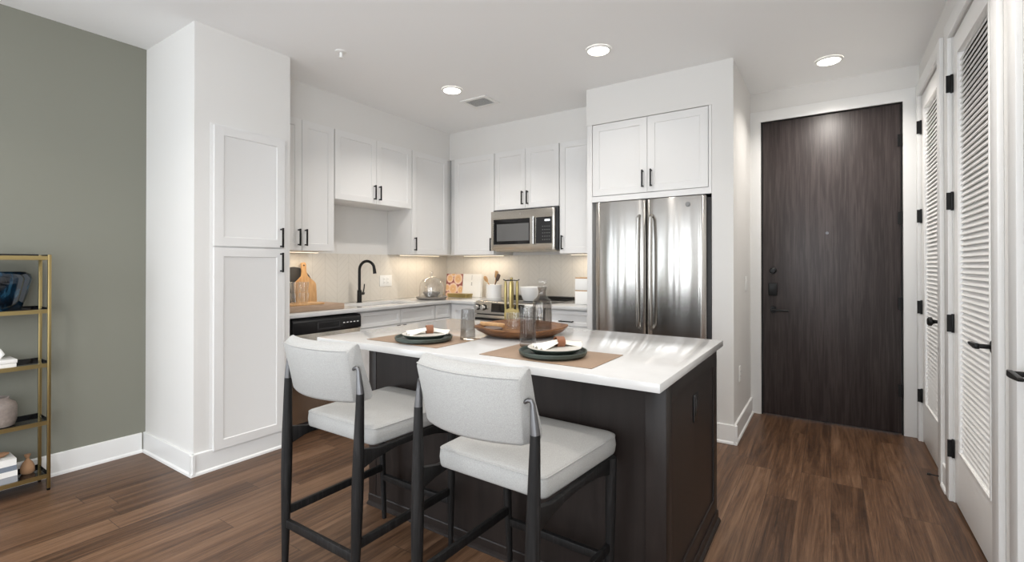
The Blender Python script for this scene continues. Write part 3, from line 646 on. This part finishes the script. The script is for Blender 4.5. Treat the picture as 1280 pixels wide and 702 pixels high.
# ------------------------------------------------------------------ stools
def make_stool():
    r = thing('counter_stool', '', 'stool', (0, 0, 0), 0, 'counter stools at the island')
    # seat
    ol = rounded([(-.212, -.2145), (.212, -.2145), (.240, .2725), (-.240, .2725)], [.03, .03, .055, .055], 7)
    L3 = lambda q, z: [(a, b, z) for a, b in q]
    def crown(s, z): return [(a*s, (b-.02)*s+.02, z) for a, b in inset(ol, .018)]
    rings = [L3(inset(ol, .012), .582), L3(inset(ol, .003), .585), L3(ol, .592), L3(inset(ol, -.003), .615), L3(ol, .639), L3(inset(ol, .002), .645), L3(inset(ol, .007), .650), L3(inset(ol, .018), .654), crown(.85, .660), crown(.6, .665), crown(.3, .667)]
    seat = obj('seat', stack(new(), rings), 'fabric', r, smooth=60)
    q = inset(ol, .0015); q = q+[q[0], q[1]]
    obj('piping', tube(new(), [(a, b, .6445) for a, b in q], .0028, 6), 'fabric', seat, smooth=80)
    # back cushion, curved in plan, narrower below
    bm = new(); nu, R = 24, []
    prof = [(0, .005), (.0, -.0), (.25, -.006), (.5, -.008), (.75, -.006), (1, 0), (1, .005)]
    SEC = [(-.369, .944), (-.366, .955), (-.350, .968), (-.338, .977), (-.326, .980), (-.318, .974), (-.313, .958), (-.288, .88), (-.264, .82), (-.252, .787), (-.251, .770), (-.262, .760), (-.290, .757), (-.327, .760), (-.335, .770), (-.352, .86)]
    def sec(u):   # closed section loop at u in -1..1
        e = max(0, (abs(u)-.93)/.07); cy, cz = -.310, .868; out = []
        for y, z in SEC:
            hr = .188+.077*(z-.765); fr = min(1, max(0, (y+.335)/.075)); hw = hr+(.205-hr)*fr*(1 if z < .93 else max(0, (.98-z)/.05)); out.append((u*hw, cy+(y-cy)*(1-.10*e*e)+.045*u*u, cz+(z-cz)*(1-.025*e*e)))
        return out
    us = [-1, -.985, -.96]+[-.93+1.86*k/nu for k in range(nu+1)]+[.96, .985, 1]
    stack(bm, [sec(u) for u in us]); back = obj('backrest', bm, 'fabric', r, smooth=50)
    q = []
    for u in [-.97+1.94*k/20 for k in range(21)]: p = sec(u)[1]; q.append((p[0], p[1]-.001, p[2]))
    obj('piping', tube(new(), q, .0026, 6), 'fabric', back, smooth=80)
    for s in (-1, 1):
        # rear leg: spindle shape with metal ferrule and hook
        A, B = Vector((s*.2193, -.3049, .0005)), Vector((s*.2286, -.2867, .80)); d = B-A
        bm = new(); tube(bm, [A+d*t for t in (0, .1, .25, .4, .52, .62, .72, .82, .92, 1)], [.0115, .0135, .0165, .0195, .0212, .0212, .0200, .0180, .0160, .0142], 20)
        leg = obj('rear_leg', bm, 'stoolwood', r)
        T2 = Vector((s*.2215, -.289, .884))
        bm = new(); tube(bm, [B, B+(T2-B)*.35, B+(T2-B)*.75, T2, T2+Vector((-s*.004, -.001, .008)), T2+Vector((-s*.012, -.003, .009)), (s*.197, -.293, .886)], [.0142, .0122, .0088, .0072, .0068, .0066, .006], 14); obj('ferrule', bm, 'gun', leg, label='grey metal ferrule hooked into the backrest')
        A, B = Vector((s*.2189, .2188, .0005)), Vector((s*.2352, .2054, .5815))
        B = A+(B-A)*1.0
        bm = new(); d = B-A; tube(bm, [A+d*t for t in (0, .15, .4, .65, .85, 1)], [.0105, .0125, .0155, .0180, .0190, .0190], 18); obj('front_leg', bm, 'stoolwood', r)
        # curved side apron and stretcher
        bm = new(); prism(bm, [(-.285, .525), (-.22, .545), (-.12, .558), (.0, .556), (.10, .545), (.198, .520), (.198, .581), (.10, .581), (-.10, .5815), (-.20, .5815), (-.285, .600)], s*.216, s*.236, 'yz')
        obj('side_apron', bm, 'stoolwood', r, bev=.003)
        obj('side_stretcher', bar(new(), (s*.2215, -.288, .2563), (s*.2225, .207, .2563), .018, .032), 'stoolwood', r, bev=.003)
    obj('rear_stretcher', bar(new(), (-.212, -.299, .2091), (.212, -.299, .2091), .018, .034), 'stoolwood', r, bev=.003)
    obj('front_stretcher', bar(new(), (-.212, .2135, .2088), (.212, .2135, .2088), .020, .030), 'stoolwood', r, bev=.003)
    obj('front_apron', bar(new(), (-.216, .205, .552), (.216, .205, .552), .018, .056), 'stoolwood', r, bev=.003)
    return r
s1 = make_stool(); s1.location = (-.8936, 1.421, 0); s1.rotation_euler.z = -.0318
s1['label'] = 'light grey upholstered counter stool with black legs, the right one at the island'
s2 = dup(s1); s2.location = (-1.6446, 1.423, 0); s2.rotation_euler.z = -.0018
s2['label'] = 'light grey upholstered counter stool with black legs, the left one, nearer the pantry'

# ------------------------------------------------------------------ table settings
def placemat(x0, x1, y0, y1, label):
    return tag(obj('placemat', box(new(), x0, x1, y0, y1, IZ+.0004, IZ+.0026), 'mat', bev=.0008), label, 'placemat', 'tan placemats on the island')
placemat(-1.945, -1.475, 1.600, 1.930, 'tan woven placemat on the island in front of the left stool')
placemat(-1.225, -.715, 1.590, 1.905, 'tan woven placemat on the island in front of the right stool')
def setting(cx, cy, rot, dx, a, b, c, e):
    z = IZ+.003
    bm = new(); lathe(bm, [(.095, 0), (.125, .002), (.138, .010), (.141, .022), (.139, .025), (.135, .024), (.130, .012), (.115, .0075), (.001, .0075)], (0, 0, 0), 56)
    tag(obj('dinner_plate', bm, 'plate', loc=(cx, cy, z), smooth=40), a, 'plate', 'dark green dinner plates')
    r = thing('salad_plate', b, 'plate', (cx+dx, cy+.004, z+.0085), 0, 'small plates on the dinner plates')
    bm = new(); lathe(bm, [(.055, 0), (.080, .002), (.104, .018), (.1125, .0250), (.1125, .0262), (.110, .0268)], (0, 0, 0), 56); obj('underside', bm, 'plate', r, label='dark green outside', smooth=40)
    bm = new(); lathe(bm, [(.110, .0272), (.1105, .0275), (.1085, .0272), (.096, .0225), (.075, .0205), (.001, .0205)], (0, 0, 0), 56); obj('glazed_face', bm, 'plateface', r, label='pale glazed face', smooth=40)
    # napkin: two gathered fans pulled through a leather ring
    bm = new(); P = []
    for i in range(41):
        q = i/40*2-1; aq = abs(q); left = q < 0; row = []
        half = .014+(.044 if left else .028)*aq**1.1
        ht = (1-aq)**(1.1 if left else 1.6)
        for k in range(33):
            v = k/32*2-1; fold = (.0060 if left else .0045)*(.4+.6*aq)*math.sin(v*12+q*1.5+(0 if left else 1))
            row.append((q*(.112 if left else .100)-(.020*aq*v*v if not left else -.014*aq*v*v)+.022, v*half+.007*math.sin(q*3), .0335+.0135*ht+fold+.004*aq*math.cos(v*2.5)+.010*ht*(1-v*v)))
        P.append(row)
    V = grid_surface(bm, P)
    nk = obj('napkin', bm, 'napkin', loc=(cx+dx, cy+.004, z+.0085), smooth=80); nk.rotation_euler.z = rot
    md = nk.modifiers.new('thickness', 'SOLIDIFY'); md.thickness = .005
    tag(nk, c, 'napkin', 'ivory napkins in leather rings')
    bm = new(); n = 28; rings = []
    for ro in ((.0225, -.015), (.0225, .015), (.0195, .015), (.0195, -.015)):
        rings.append([bm.verts.new((ro[1]*1.15, ro[0]*math.cos(2*PI*k/n)*1.02, .0455+ro[0]*math.sin(2*PI*k/n)*1.02)) for k in range(n)])
    for i in range(4):
        for k in range(n): bm.faces.new((rings[i][k], rings[i][(k+1) % n], rings[(i+1) % 4][(k+1) % n], rings[(i+1) % 4][k]))
    ng = obj('napkin_ring', bm, 'leather', loc=(cx+dx+.022*math.cos(rot), cy+.004+.022*math.sin(rot), z+.0085)); ng.rotation_euler.z = rot
    tag(ng, e, 'napkin ring', 'tan leather napkin rings')
setting(-1.668, 1.720, .88, .004, 'dark green dinner plate on the left placemat', 'small plate with pale face on the left dinner plate', 'ivory napkin lying on the left place setting', 'tan leather ring around the left napkin')
setting(-.952, 1.733, .95, .006, 'dark green dinner plate on the right placemat', 'small plate with pale face on the right dinner plate', 'ivory napkin lying on the right place setting', 'tan leather ring around the right napkin')
def tumbler_bm(r0, r1, h, th=.003, base=.012, n=36, ribs=0):
    bm = new(); prof = [(r0*.96, 0), (r0, .003), (r1, h-.001), (r1-th*.5, h), (r1-th, h-.001), (r0-th, base), (.001, base-.002)]
    lathe(bm, prof, (0, 0, 0), n); return bm
tag(obj('highball_glass', tumbler_bm(.0395, .0325, .150), 'smoke', loc=(-1.520, 1.880, IZ+.0028)), 'tall smoky glass flaring at the base on the left placemat', 'drinking glass')
bm = new(); n = 96; prof = [(.034, 0), (.0365, .003), (.037, .03), (.036, .175), (.0355, .183), (.0335, .183), (.033, .176), (.0335, .02), (.001, .015)]
for r_, z_ in prof: pass
rings = []
for i, (r_, z_) in enumerate(prof):
    rings.append([((r_+(.0013*math.cos(16*2*PI*k/n) if 1 <= i <= 3 else 0))*math.cos(2*PI*k/n), (r_+(.0013*math.cos(16*2*PI*k/n) if 1 <= i <= 3 else 0))*math.sin(2*PI*k/n), z_) for k in range(n)])
tag(obj('highball_glass', stack(bm, rings), 'smoke', loc=(-1.157, 1.868, IZ+.0028), smooth=60), 'tall ribbed clear-grey glass behind the right place setting', 'drinking glass')

# ------------------------------------------------------------------ tray and what stands on it
TX, TY, TZ = -1.39, 2.177, IZ+.0005
bm = new(); n = 64; prof = [(.150, 0), (.185, .004), (.235, .030), (.252, .047), (.250, .052), (.240, .051), (.222, .036), (.180, .0135), (.001, .0125)]
rings = []
for i, (r_, z_) in enumerate(prof):
    row = []
    for k in range(n):
        a = 2*PI*k/n; f = 1+.018*math.cos(8*a+.5)+.008*math.sin(5*a) if 1 < i < 7 else 1
        row.append((r_*f*math.cos(a), r_*f*math.sin(a), z_+(.004*math.sin(3*a+1) if 2 < i < 6 else 0)))
    rings.append(row)
tag(obj('wooden_tray', stack(bm, rings), 'traywood', loc=(TX, TY, TZ), smooth=40), 'round carved reddish brown wooden tray on the island', 'tray')
z = TZ+.0135
r = thing('decanter', 'smoky glass decanter with clear ball stopper on the wooden tray', 'decanter', (-1.325, 2.29, z))
obj('bottle', lathe(new(), [(.046, 0), (.052, .004), (.0535, .02), (.0535, .148), (.047, .168), (.030, .184), (.0225, .198), (.021, .215), (.024, .232), (.027, .240), (.0245, .241), (.0185, .216), (.0200, .198), (.028, .182), (.044, .165), (.050, .146), (.050, .014), (.001, .010)], (0, 0, 0), 44), 'decanter', r, smooth=50)
obj('stopper', lathe(new(), [(.012, .216), (.0165, .238), (.0165, .244), (.013, .248), (.022, .256), (.0265, .266), (.0255, .277), (.017, .285), (.001, .287)], (0, 0, 0), 28), 'glass', r, smooth=50)
for (x, y, lab, h) in ((-1.500, 2.262, 'clear rocks glass on the wooden tray under the gold bar tools', .092), (-1.415, 2.335, 'clear rocks glass on the wooden tray, close behind the smoky decanter', .088)):
    tag(obj('rocks_glass', tumbler_bm(.036, .039, h, base=.014), 'glass', loc=(x, y, z)), lab, 'drinking glass')
# gold bar tools hanging from a stand
r = thing('bar_tool_stand', 'gold bar tool stand with hook arms behind the wooden tray', 'bar tool stand', (-1.640, 2.455, IZ+.0005), .3)
bx, by = 0, 0
bm = new(); lathe(bm, [(.050, 0), (.052, .004), (.048, .010), (.008, .013)], (0, 0, 0), 32); obj('base', bm, 'gold', r)
bm = new(); lathe(bm, [(.0055, .012), (.0055, .284), (.010, .288), (.008, .297), (.001, .300)], (0, 0, 0), 14); obj('pole', bm, 'gold', r)
bm = new()
for k in range(4):
    a = k*PI/2+.2; c, s = math.cos(a), math.sin(a)
    tube(bm, [(0, 0, .280), (c*.02, s*.02, .281), (c*.036, s*.036, .279), (c*.050, s*.050, .286)], .0033, 8)
obj('hook_arms', bm, 'black', r, label='dark hook arms')
def tool(k, kind, label):
    a = k*PI/2+.2; x, y = math.cos(a)*.036, math.sin(a)*.036
    t_ = thing('bar_tool', label, 'bar tool', (-1.640+x*math.cos(.3)-y*math.sin(.3), 2.455+x*math.sin(.3)+y*math.cos(.3), IZ), .3+a, 'gold bar tools hanging on the stand')
    bm = new(); tube(bm, [(0, 0, .278), (0, 0, .268), (0, 0, .20), (0, 0, .11)], [.006, .0105, .0125, .0085], 14, up=(0, 1, 0), flat=(1, .8)); obj('tool_handle', bm, 'gold', t_)
    bm = new()
    if kind == 'jigger': lathe(bm, [(.021, .052), (.020, .055), (.007, .093), (.019, .125), (.0175, .125), (.005, .094)], (.0, 0, 0), 24)
    elif kind == 'strainer': lathe(bm, [(.040, -.002), (.042, .0), (.040, .002)], (0, 0, .072), 28, 'x')
    elif kind == 'spoon': lathe(bm, [(.002, .05), (.012, .058), (.016, .080), (.011, .100), (.005, .112)], (0, 0, 0), 18)
    else: bar(bm, (0, -.012, .112), (0, -.012, .03), .010, .003, up=(0, 1, 0)); bar(bm, (0, .012, .112), (0, .012, .03), .010, .003, up=(0, 1, 0)); box(bm, -.005, .005, -.0135, .0135, .108, .114)
    obj({'jigger': 'cup', 'strainer': 'disc', 'spoon': 'bowl', 'tongs': 'arms'}[kind], bm, 'gold', t_)
tool(0, 'spoon', 'gold bar spoon hanging on the bar tool stand'); tool(1, 'jigger', 'gold double jigger hanging on the bar tool stand'); tool(2, 'tongs', 'gold ice tongs hanging on the bar tool stand'); tool(3, 'strainer', 'gold cocktail strainer hanging on the bar tool stand')
tag(obj('coaster', lathe(new(), [(.048, 0), (.050, .002), (.050, .009), (.048, .011)], (0, 0, 0), 36), 'darkwood', loc=(-1.505, 2.075, TZ+.030)), 'upper dark brown round coaster on the left of the wooden tray', 'coaster', 'dark coasters on the tray')
bpy.data.objects['coaster'].rotation_euler = (0, .05, 0)
tag(obj('coaster', lathe(new(), [(.048, 0), (.050, .002), (.050, .010), (.048, .012)], (0, 0, 0), 36), 'darkwood', loc=(-1.500, 2.078, TZ+.0145)), 'lower dark brown round coaster in the wooden tray', 'coaster', 'dark coasters on the tray')
bm = new(); prism(bm, rounded([(-.07, -.025), (.07, -.025), (.07, .025), (-.07, .025)], .018, 5), 0, .02)
o = tag(obj('wood_block', bm, 'lightwood', bev=.005, loc=(-1.575, 2.165, TZ+.033)), 'small light wood block lying at the left rim of the tray', 'wood block'); o.rotation_euler = (0, .10, .65)

# ------------------------------------------------------------------ things on the kitchen worktop
z0 = ZT+.0006
tag(obj('butcher_block', box(new(), -3.66, -3.335, 1.965, 2.515, z0, z0+.045), 'butcher', bev=.003), 'thick weathered butcher block on the worktop beside the pantry', 'cutting board')
z1 = z0+.0455
tag(obj('serving_board', prism(new(), rounded([(-3.55, 1.99), (-3.37, 1.99), (-3.37, 2.36), (-3.55, 2.36)], .02), z1, z1+.012), 'lightwood', bev=.002), 'thin light wood board under the stacked glasses', 'serving board')
z2 = z1+.0125; k = 0
for row, zz in (('lower', z2), ('upper', z2+.0835)):
    for i, y in enumerate((2.075, 2.150, 2.225, 2.300)):
        if row == 'lower' and i == 3: continue
        bm = tumbler_bm(.028, .036, .083, .002, .008, 28)
        pl = ('first', 'second', 'third', 'fourth')[i]
        tag(obj('stemless_glass', bm, 'glass', loc=(-3.45 if row == 'lower' else -3.45, y-(.0 if row == 'lower' else .0), zz)), '%s clear tumbler from the pantry block in the %s tier of stacked glasses' % (pl, row), 'drinking glass', 'clear tumblers stacked on the serving board')
bpy.data.objects.remove(bpy.data.objects['stemless_glass.006']) if 'stemless_glass.006' in bpy.data.objects else None
# paddle board and dark round board leaning on the tiles
r = thing('paddle_board', 'light wood paddle cutting board leaning on the backsplash', 'cutting board', (-3.795, 2.475, z0), PI/2); r.rotation_euler = (math.radians(-9), 0, PI/2)
ol = [(-.105, 0), (.105, 0)]+[(.105-.012*math.sin(k*PI/2/6)*0, .02*k) for k in range(1, 9)]
ol = rounded([(-.095, 0), (.095, 0), (.105, .20), (.030, .265), (.020, .31), (.026, .385), (-.026, .385), (-.020, .31), (-.030, .265), (-.105, .20)], [.03, .03, .05, .02, .02, .02, .02, .02, .02, .05], 6)
bm = new(); prism(bm, ol, -.009, .009, 'xz'); obj('board', bm, 'lightwood', r, bev=.003)
obj('hanging_hole', lathe(new(), [(.0075, -.0095), (.0075, .0095)], (0, 0, .358), 16, 'y'), 'dark', r)
o = tag(obj('round_board', lathe(new(), [(.150, -.008), (.153, -.005), (.153, .005), (.150, .008)], (0, 0, .153), 56, 'x'), 'slate', loc=(-3.848, 2.405, z0+.001)), 'dark round board leaning on the backsplash behind the paddle board', 'cutting board'); o.rotation_euler = (0, math.radians(-7), 0)
# lift the round board so it shows above the paddle shoulder
o.scale = (1, 1.12, 1.12)
# cake stand with glass dome
r = thing('cake_stand', 'grey stoneware cake plate with clear glass dome in the corner', 'cake stand', (-3.50, 3.725, z0))
obj('plate', lathe(new(), [(.10, 0), (.150, .006), (.162, .020), (.163, .026), (.158, .028), (.145, .022), (.001, .020)], (0, 0, 0), 48), 'grey', r)
obj('dome', lathe(new(), [(.128, .0225), (.130, .026), (.130, .12), (.122, .165), (.095, .205), (.05, .228), (.016, .236), (.013, .250), (.022, .262), (.024, .275), (.014, .288), (.001, .290), (.001, .238), (.048, .225), (.093, .202), (.119, .163), (.127, .12), (.126, .0235)], (0, 0, 0), 44), 'glass', r, smooth=50)
tag(obj('stoneware_bowl', lathe(new(), [(.04, 0), (.06, .004), (.088, .040), (.092, .052), (.089, .054), (.080, .042), (.055, .012), (.001, .010)], (0, 0, 0), 40), 'grey', loc=(-3.50, 3.725, z0+.0215)), 'grey stoneware bowl under the glass dome', 'bowl')
# books standing near the corner
def book_up(x, w_, h, th, y, cover, label, marks=False):
    r = thing('cookbook', label, 'book', (x, y, z0), 0, 'books standing on the worktop in the corner'); r.rotation_euler = (math.radians(-6), 0, 0)
    bm = new(); box(bm, 0, w_, 0, .003, 0, h); box(bm, 0, w_, th-.003, th, 0, h); box(bm, 0, .003, .003, th-.003, 0, h); obj('cover', bm, cover, r)
    obj('pages', box(new(), .0035, w_-.004, .0032, th-.0032, .003, h-.003), 'paper', r)
    if marks:
        bm = new(); box(bm, w_*.48, w_*.495, -.0008, .0, h*.74, h*.96); lathe(bm, [(.008, -.0009), (.008, 0)], (w_*.49, 0, h*.60), 16, 'y'); box(bm, w_*.46, w_*.52, -.0008, 0, h*.50, h*.54); obj('cover_print', bm, 'inkgrey', r)
book_up(-3.783, .248, .258, .03, 4.26, 'cover', 'book with a fruit-print cover standing in the worktop corner')
book_up(-3.530, .262, .258, .03, 4.262, 'paper', 'white book with a thin vertical mark standing by the fruit-print book', True)
r = thing('lidded_box', 'flat gold box lying in front of the standing books', 'box', (-3.44, 4.12, z0), .05)
obj('base', box(new(), -.125, .125, -.06, .06, 0, .026), 'gold', r, bev=.002); obj('lid', box(new(), -.128, .128, -.063, .063, .0265, .042), 'gold', r, bev=.002)
# utensil crock (stands behind the range, left)
cx, cy = -3.038, 4.205
tag(obj('utensil_crock', lathe(new(), [(.080, 0), (.083, .004), (.083, .146), (.080, .149), (.076, .146), (.076, .012), (.001, .010)], (0, 0, 0), 40), 'ceramic', loc=(cx, cy, z0)), 'white ceramic crock full of wooden utensils left of the range', 'crock')
def utensil(dx, dy, tx, ty, top, kind, m, label):
    t_ = thing('wooden_utensil' if m != 'napkin' else 'utensil', label, 'utensil', (cx, cy, z0), 0, 'utensils in the white crock')
    A = Vector((dx, dy, .014)); B = Vector((tx, ty, top-.06)); d = (B-A).normalized()
    obj('utensil_handle', tube(new(), [A, A+(B-A)*.5, B], [.0055, .005, .0055], 10), m, t_)
    bm = new(); T0 = B
    if kind == 'spoon': rad = [.006, .017, .024, .025, .019, .006]; ts = [0, .014, .032, .050, .066, .076]
    else: rad = [.006, .020, .023, .024, .022, .018]; ts = [0, .012, .03, .055, .08, .085]
    tube(bm, [T0+d*(q-.002) for q in ts], rad, 16, up=(0, 1, 0), flat=(.28, 1)); obj('head', bm, m, t_, smooth=60)
utensil(.03, 0, -.062, -.03, .235, 'spoon', 'lightwood', 'round wooden spoon leaning left in the white crock')
utensil(-.02, .02, .035, -.01, .275, 'spatula', 'lightwood', 'light wooden spatula in the white crock, the tallest')
utensil(-.04, -.01, .062, -.035, .250, 'spatula', 'darkwood', 'darker wooden spatula leaning right in the white crock')
utensil(.0, .035, -.005, .035, .262, 'spoon', 'paper', 'white spoon at the back of the crock')
# white bowl on the cooktop
tag(obj('white_bowl', lathe(new(), [(.055, 0), (.075, .004), (.098, .06), (.112, .135), (.110, .139), (.106, .136), (.092, .062), (.068, .012), (.001, .010)], (0, 0, 0), 44), 'ceramic', loc=(-2.46, 4.03, .916)), 'large white ceramic bowl standing on the cooktop', 'bowl')
# canister by the refrigerator panel
r = thing('canister', 'white ceramic canister with a wood band by the refrigerator panel', 'canister', (-1.868, 4.05, z0))
def sq(h0, h1, s, q=.016): 
    bm = new(); prism(bm, rounded([(-s, -s), (s, -s), (s, s), (-s, s)], q), h0, h1); return bm
obj('lower_jar', sq(0, .120, .085), 'ceramic', r, bev=.004); obj('wood_lid', sq(.1205, .128, .083), 'lightwood', r); obj('upper_jar', sq(.1285, .235, .085), 'ceramic', r, bev=.004); obj('top_lid', sq(.2355, .244, .083), 'lightwood', r)

# ------------------------------------------------------------------ bookcase
BX0, BX1, BY0, BY1 = -3.862, -3.665, -.10, .805
r = thing('bookcase', 'slim gold metal bookcase with black shelves against the sage wall', 'bookcase', (BX0, BY0, 0))
dx, dy = BX1-BX0, BY1-BY0; p = .015
for x in (0, dx-p):
    for y in (0, dy-p):
        o = obj('post', box(new(), x, x+p, y, y+p, .012, 1.325), 'brass', r, bev=.0015)
        obj('foot', lathe(new(), [(.007, 0), (.008, .002), (.008, .0118)], (x+p/2, y+p/2, 0), 14), 'black', o)
SH = (1.300, 1.000, .697, .374, .074)
for zz in SH:
    sh = obj('shelf', box(new(), .004, dx-.006, p*.2, dy-p*.2, zz+.004, zz+.014), 'blackglass', r, label='glossy black shelf')
    bm = new(); e = .0185
    box(bm, dx-p+.002, dx-.001, p, dy-p, zz-.004, zz+.018); box(bm, .001, .006, p, dy-p, zz-.004, zz+.018); box(bm, p, dx-p, .001, .006, zz-.004, zz+.018); box(bm, p, dx-p, dy-.006, dy-.001, zz-.004, zz+.018)
    obj('shelf_rail', bm, 'brass', sh, label='gold rail')
    bm = new(); box(bm, .0065, .0085, p, dy-p, zz+.014, zz+.030); box(bm, p, dx-p-.0, dy-.0085, dy-.0065, zz+.014, zz+.026); obj('shelf_lip', bm, 'blackglass', sh)
def on(k): return SH[k]+.0145
bm = new(); rings = []
prof = [(.060, 0), (.074, .004), (.088, .06), (.099, .13), (.104, .170), (.100, .194), (.084, .208), (.060, .207), (.056, .203), (.075, .195), (.085, .17), (.05, .02), (.001, .015)]
for r_, z_ in prof: rings.append([(r_*.80*math.cos(2*PI*k/48), r_*1.55*math.sin(2*PI*k/48), z_*1.04) for k in range(48)])
tag(obj('blue_vase', stack(bm, rings), 'blueglass', loc=(-3.766, .585, on(1)), smooth=50), 'glossy dark blue oval vase on the upper shelf of the bookcase', 'vase')
r = thing('white_box', 'flat white lidded box on the middle shelf of the bookcase', 'box', (-3.755, .545, on(2)))
obj('base', box(new(), -.075, .075, -.135, .125, 0, .024), 'ceramic', r, bev=.003); obj('lid', box(new(), -.078, .078, -.138, .128, .0245, .045), 'ceramic', r, bev=.003)
bm = new(); tube(bm, [(0, -.02, .002), (0, .008, .006), (0, .022, .024), (0, .010, .046), (0, -.012, .052)], [.014, .013, .012, .011, .008], 14)
tag(obj('knot_sculpture', bm, 'ceramic', loc=(-3.755, .605, on(2)+.0455), smooth=60), 'small white ceramic knot on the flat white box', 'sculpture')
bm = new(); prof = [(.050, 0), (.066, .004), (.075, .03), (.077, .10), (.070, .125), (.050, .140), (.044, .150), (.046, .158), (.043, .159), (.038, .150), (.044, .137), (.06, .12), (.065, .03), (.001, .012)]
tag(obj('stoneware_pot', lathe(bm, prof, (0, 0, 0), 44), 'pot', loc=(-3.765, .612, on(3)), smooth=50), 'taupe mottled stoneware pot on the lower shelf of the bookcase', 'pot')
def book_flat(z_, th, w_, l_, cover, label, dyy=0):
    r = thing('book', label, 'book', (-3.765, .535+dyy, z_), 0, 'books stacked on the bottom shelf')
    bm = new(); box(bm, -w_/2, w_/2, -l_/2, l_/2, 0, .0025); box(bm, -w_/2, w_/2, -l_/2, l_/2, th-.0025, th); box(bm, w_/2-.003, w_/2, -l_/2, l_/2, .0025, th-.0025); obj('cover', bm, cover, r)
    obj('pages', box(new(), -w_/2+.003, w_/2-.0035, -l_/2+.003, l_/2-.003, .0028, th-.0028), 'paper', r)
    return z_+th+.0006
zz = on(4)
zz = book_flat(zz, .034, .150, .285, 'greycloth', 'grey book at the bottom of the stack on the lowest shelf')
zz = book_flat(zz, .030, .148, .280, 'paper', 'white book second from the bottom of the stack on the lowest shelf', .002)
zz = book_flat(zz, .026, .150, .280, 'bluecloth', 'slate blue book third from the bottom of the stack on the lowest shelf')
zz = book_flat(zz, .036, .146, .275, 'paper', 'white book on top of the stack on the lowest shelf', .001)
for k, (y, l, lab) in enumerate(((.50, .05, 'brown wooden link nearer the left edge on the stacked books'), (.605, .048, 'brown wooden link at the right end of the stacked books'))):
    bm = new(); tube(bm, [(0, -l*1.05, .016), (0, -l*.6, .017), (0, 0, .016), (0, l*.6, .018), (0, l*1.05, .020)], [.006, .0145, .0155, .0135, .005], 16)
    tag(obj('wooden_link', bm, 'beads', loc=(-3.755, y, zz), smooth=60), lab, 'wooden ornament', 'brown wooden links on the stacked books')
r = thing('drawstring_pouch', 'small tan pouch beside the stacked books on the lowest shelf', 'pouch', (-3.79, .735, on(4)))
obj('bag', lathe(new(), [(.030, 0), (.038, .012), (.037, .04), (.026, .065), (.012, .080), (.008, .088)], (0, 0, 0), 24), 'tan', r, smooth=50)
bm = new(); lathe(bm, [(.008, .0885), (.015, .102), (.018, .112), (.012, .112), (.004, .095)], (0, 0, 0), 18); obj('tied_neck', bm, 'tan', r)
r.scale = (.8, .8, .95)
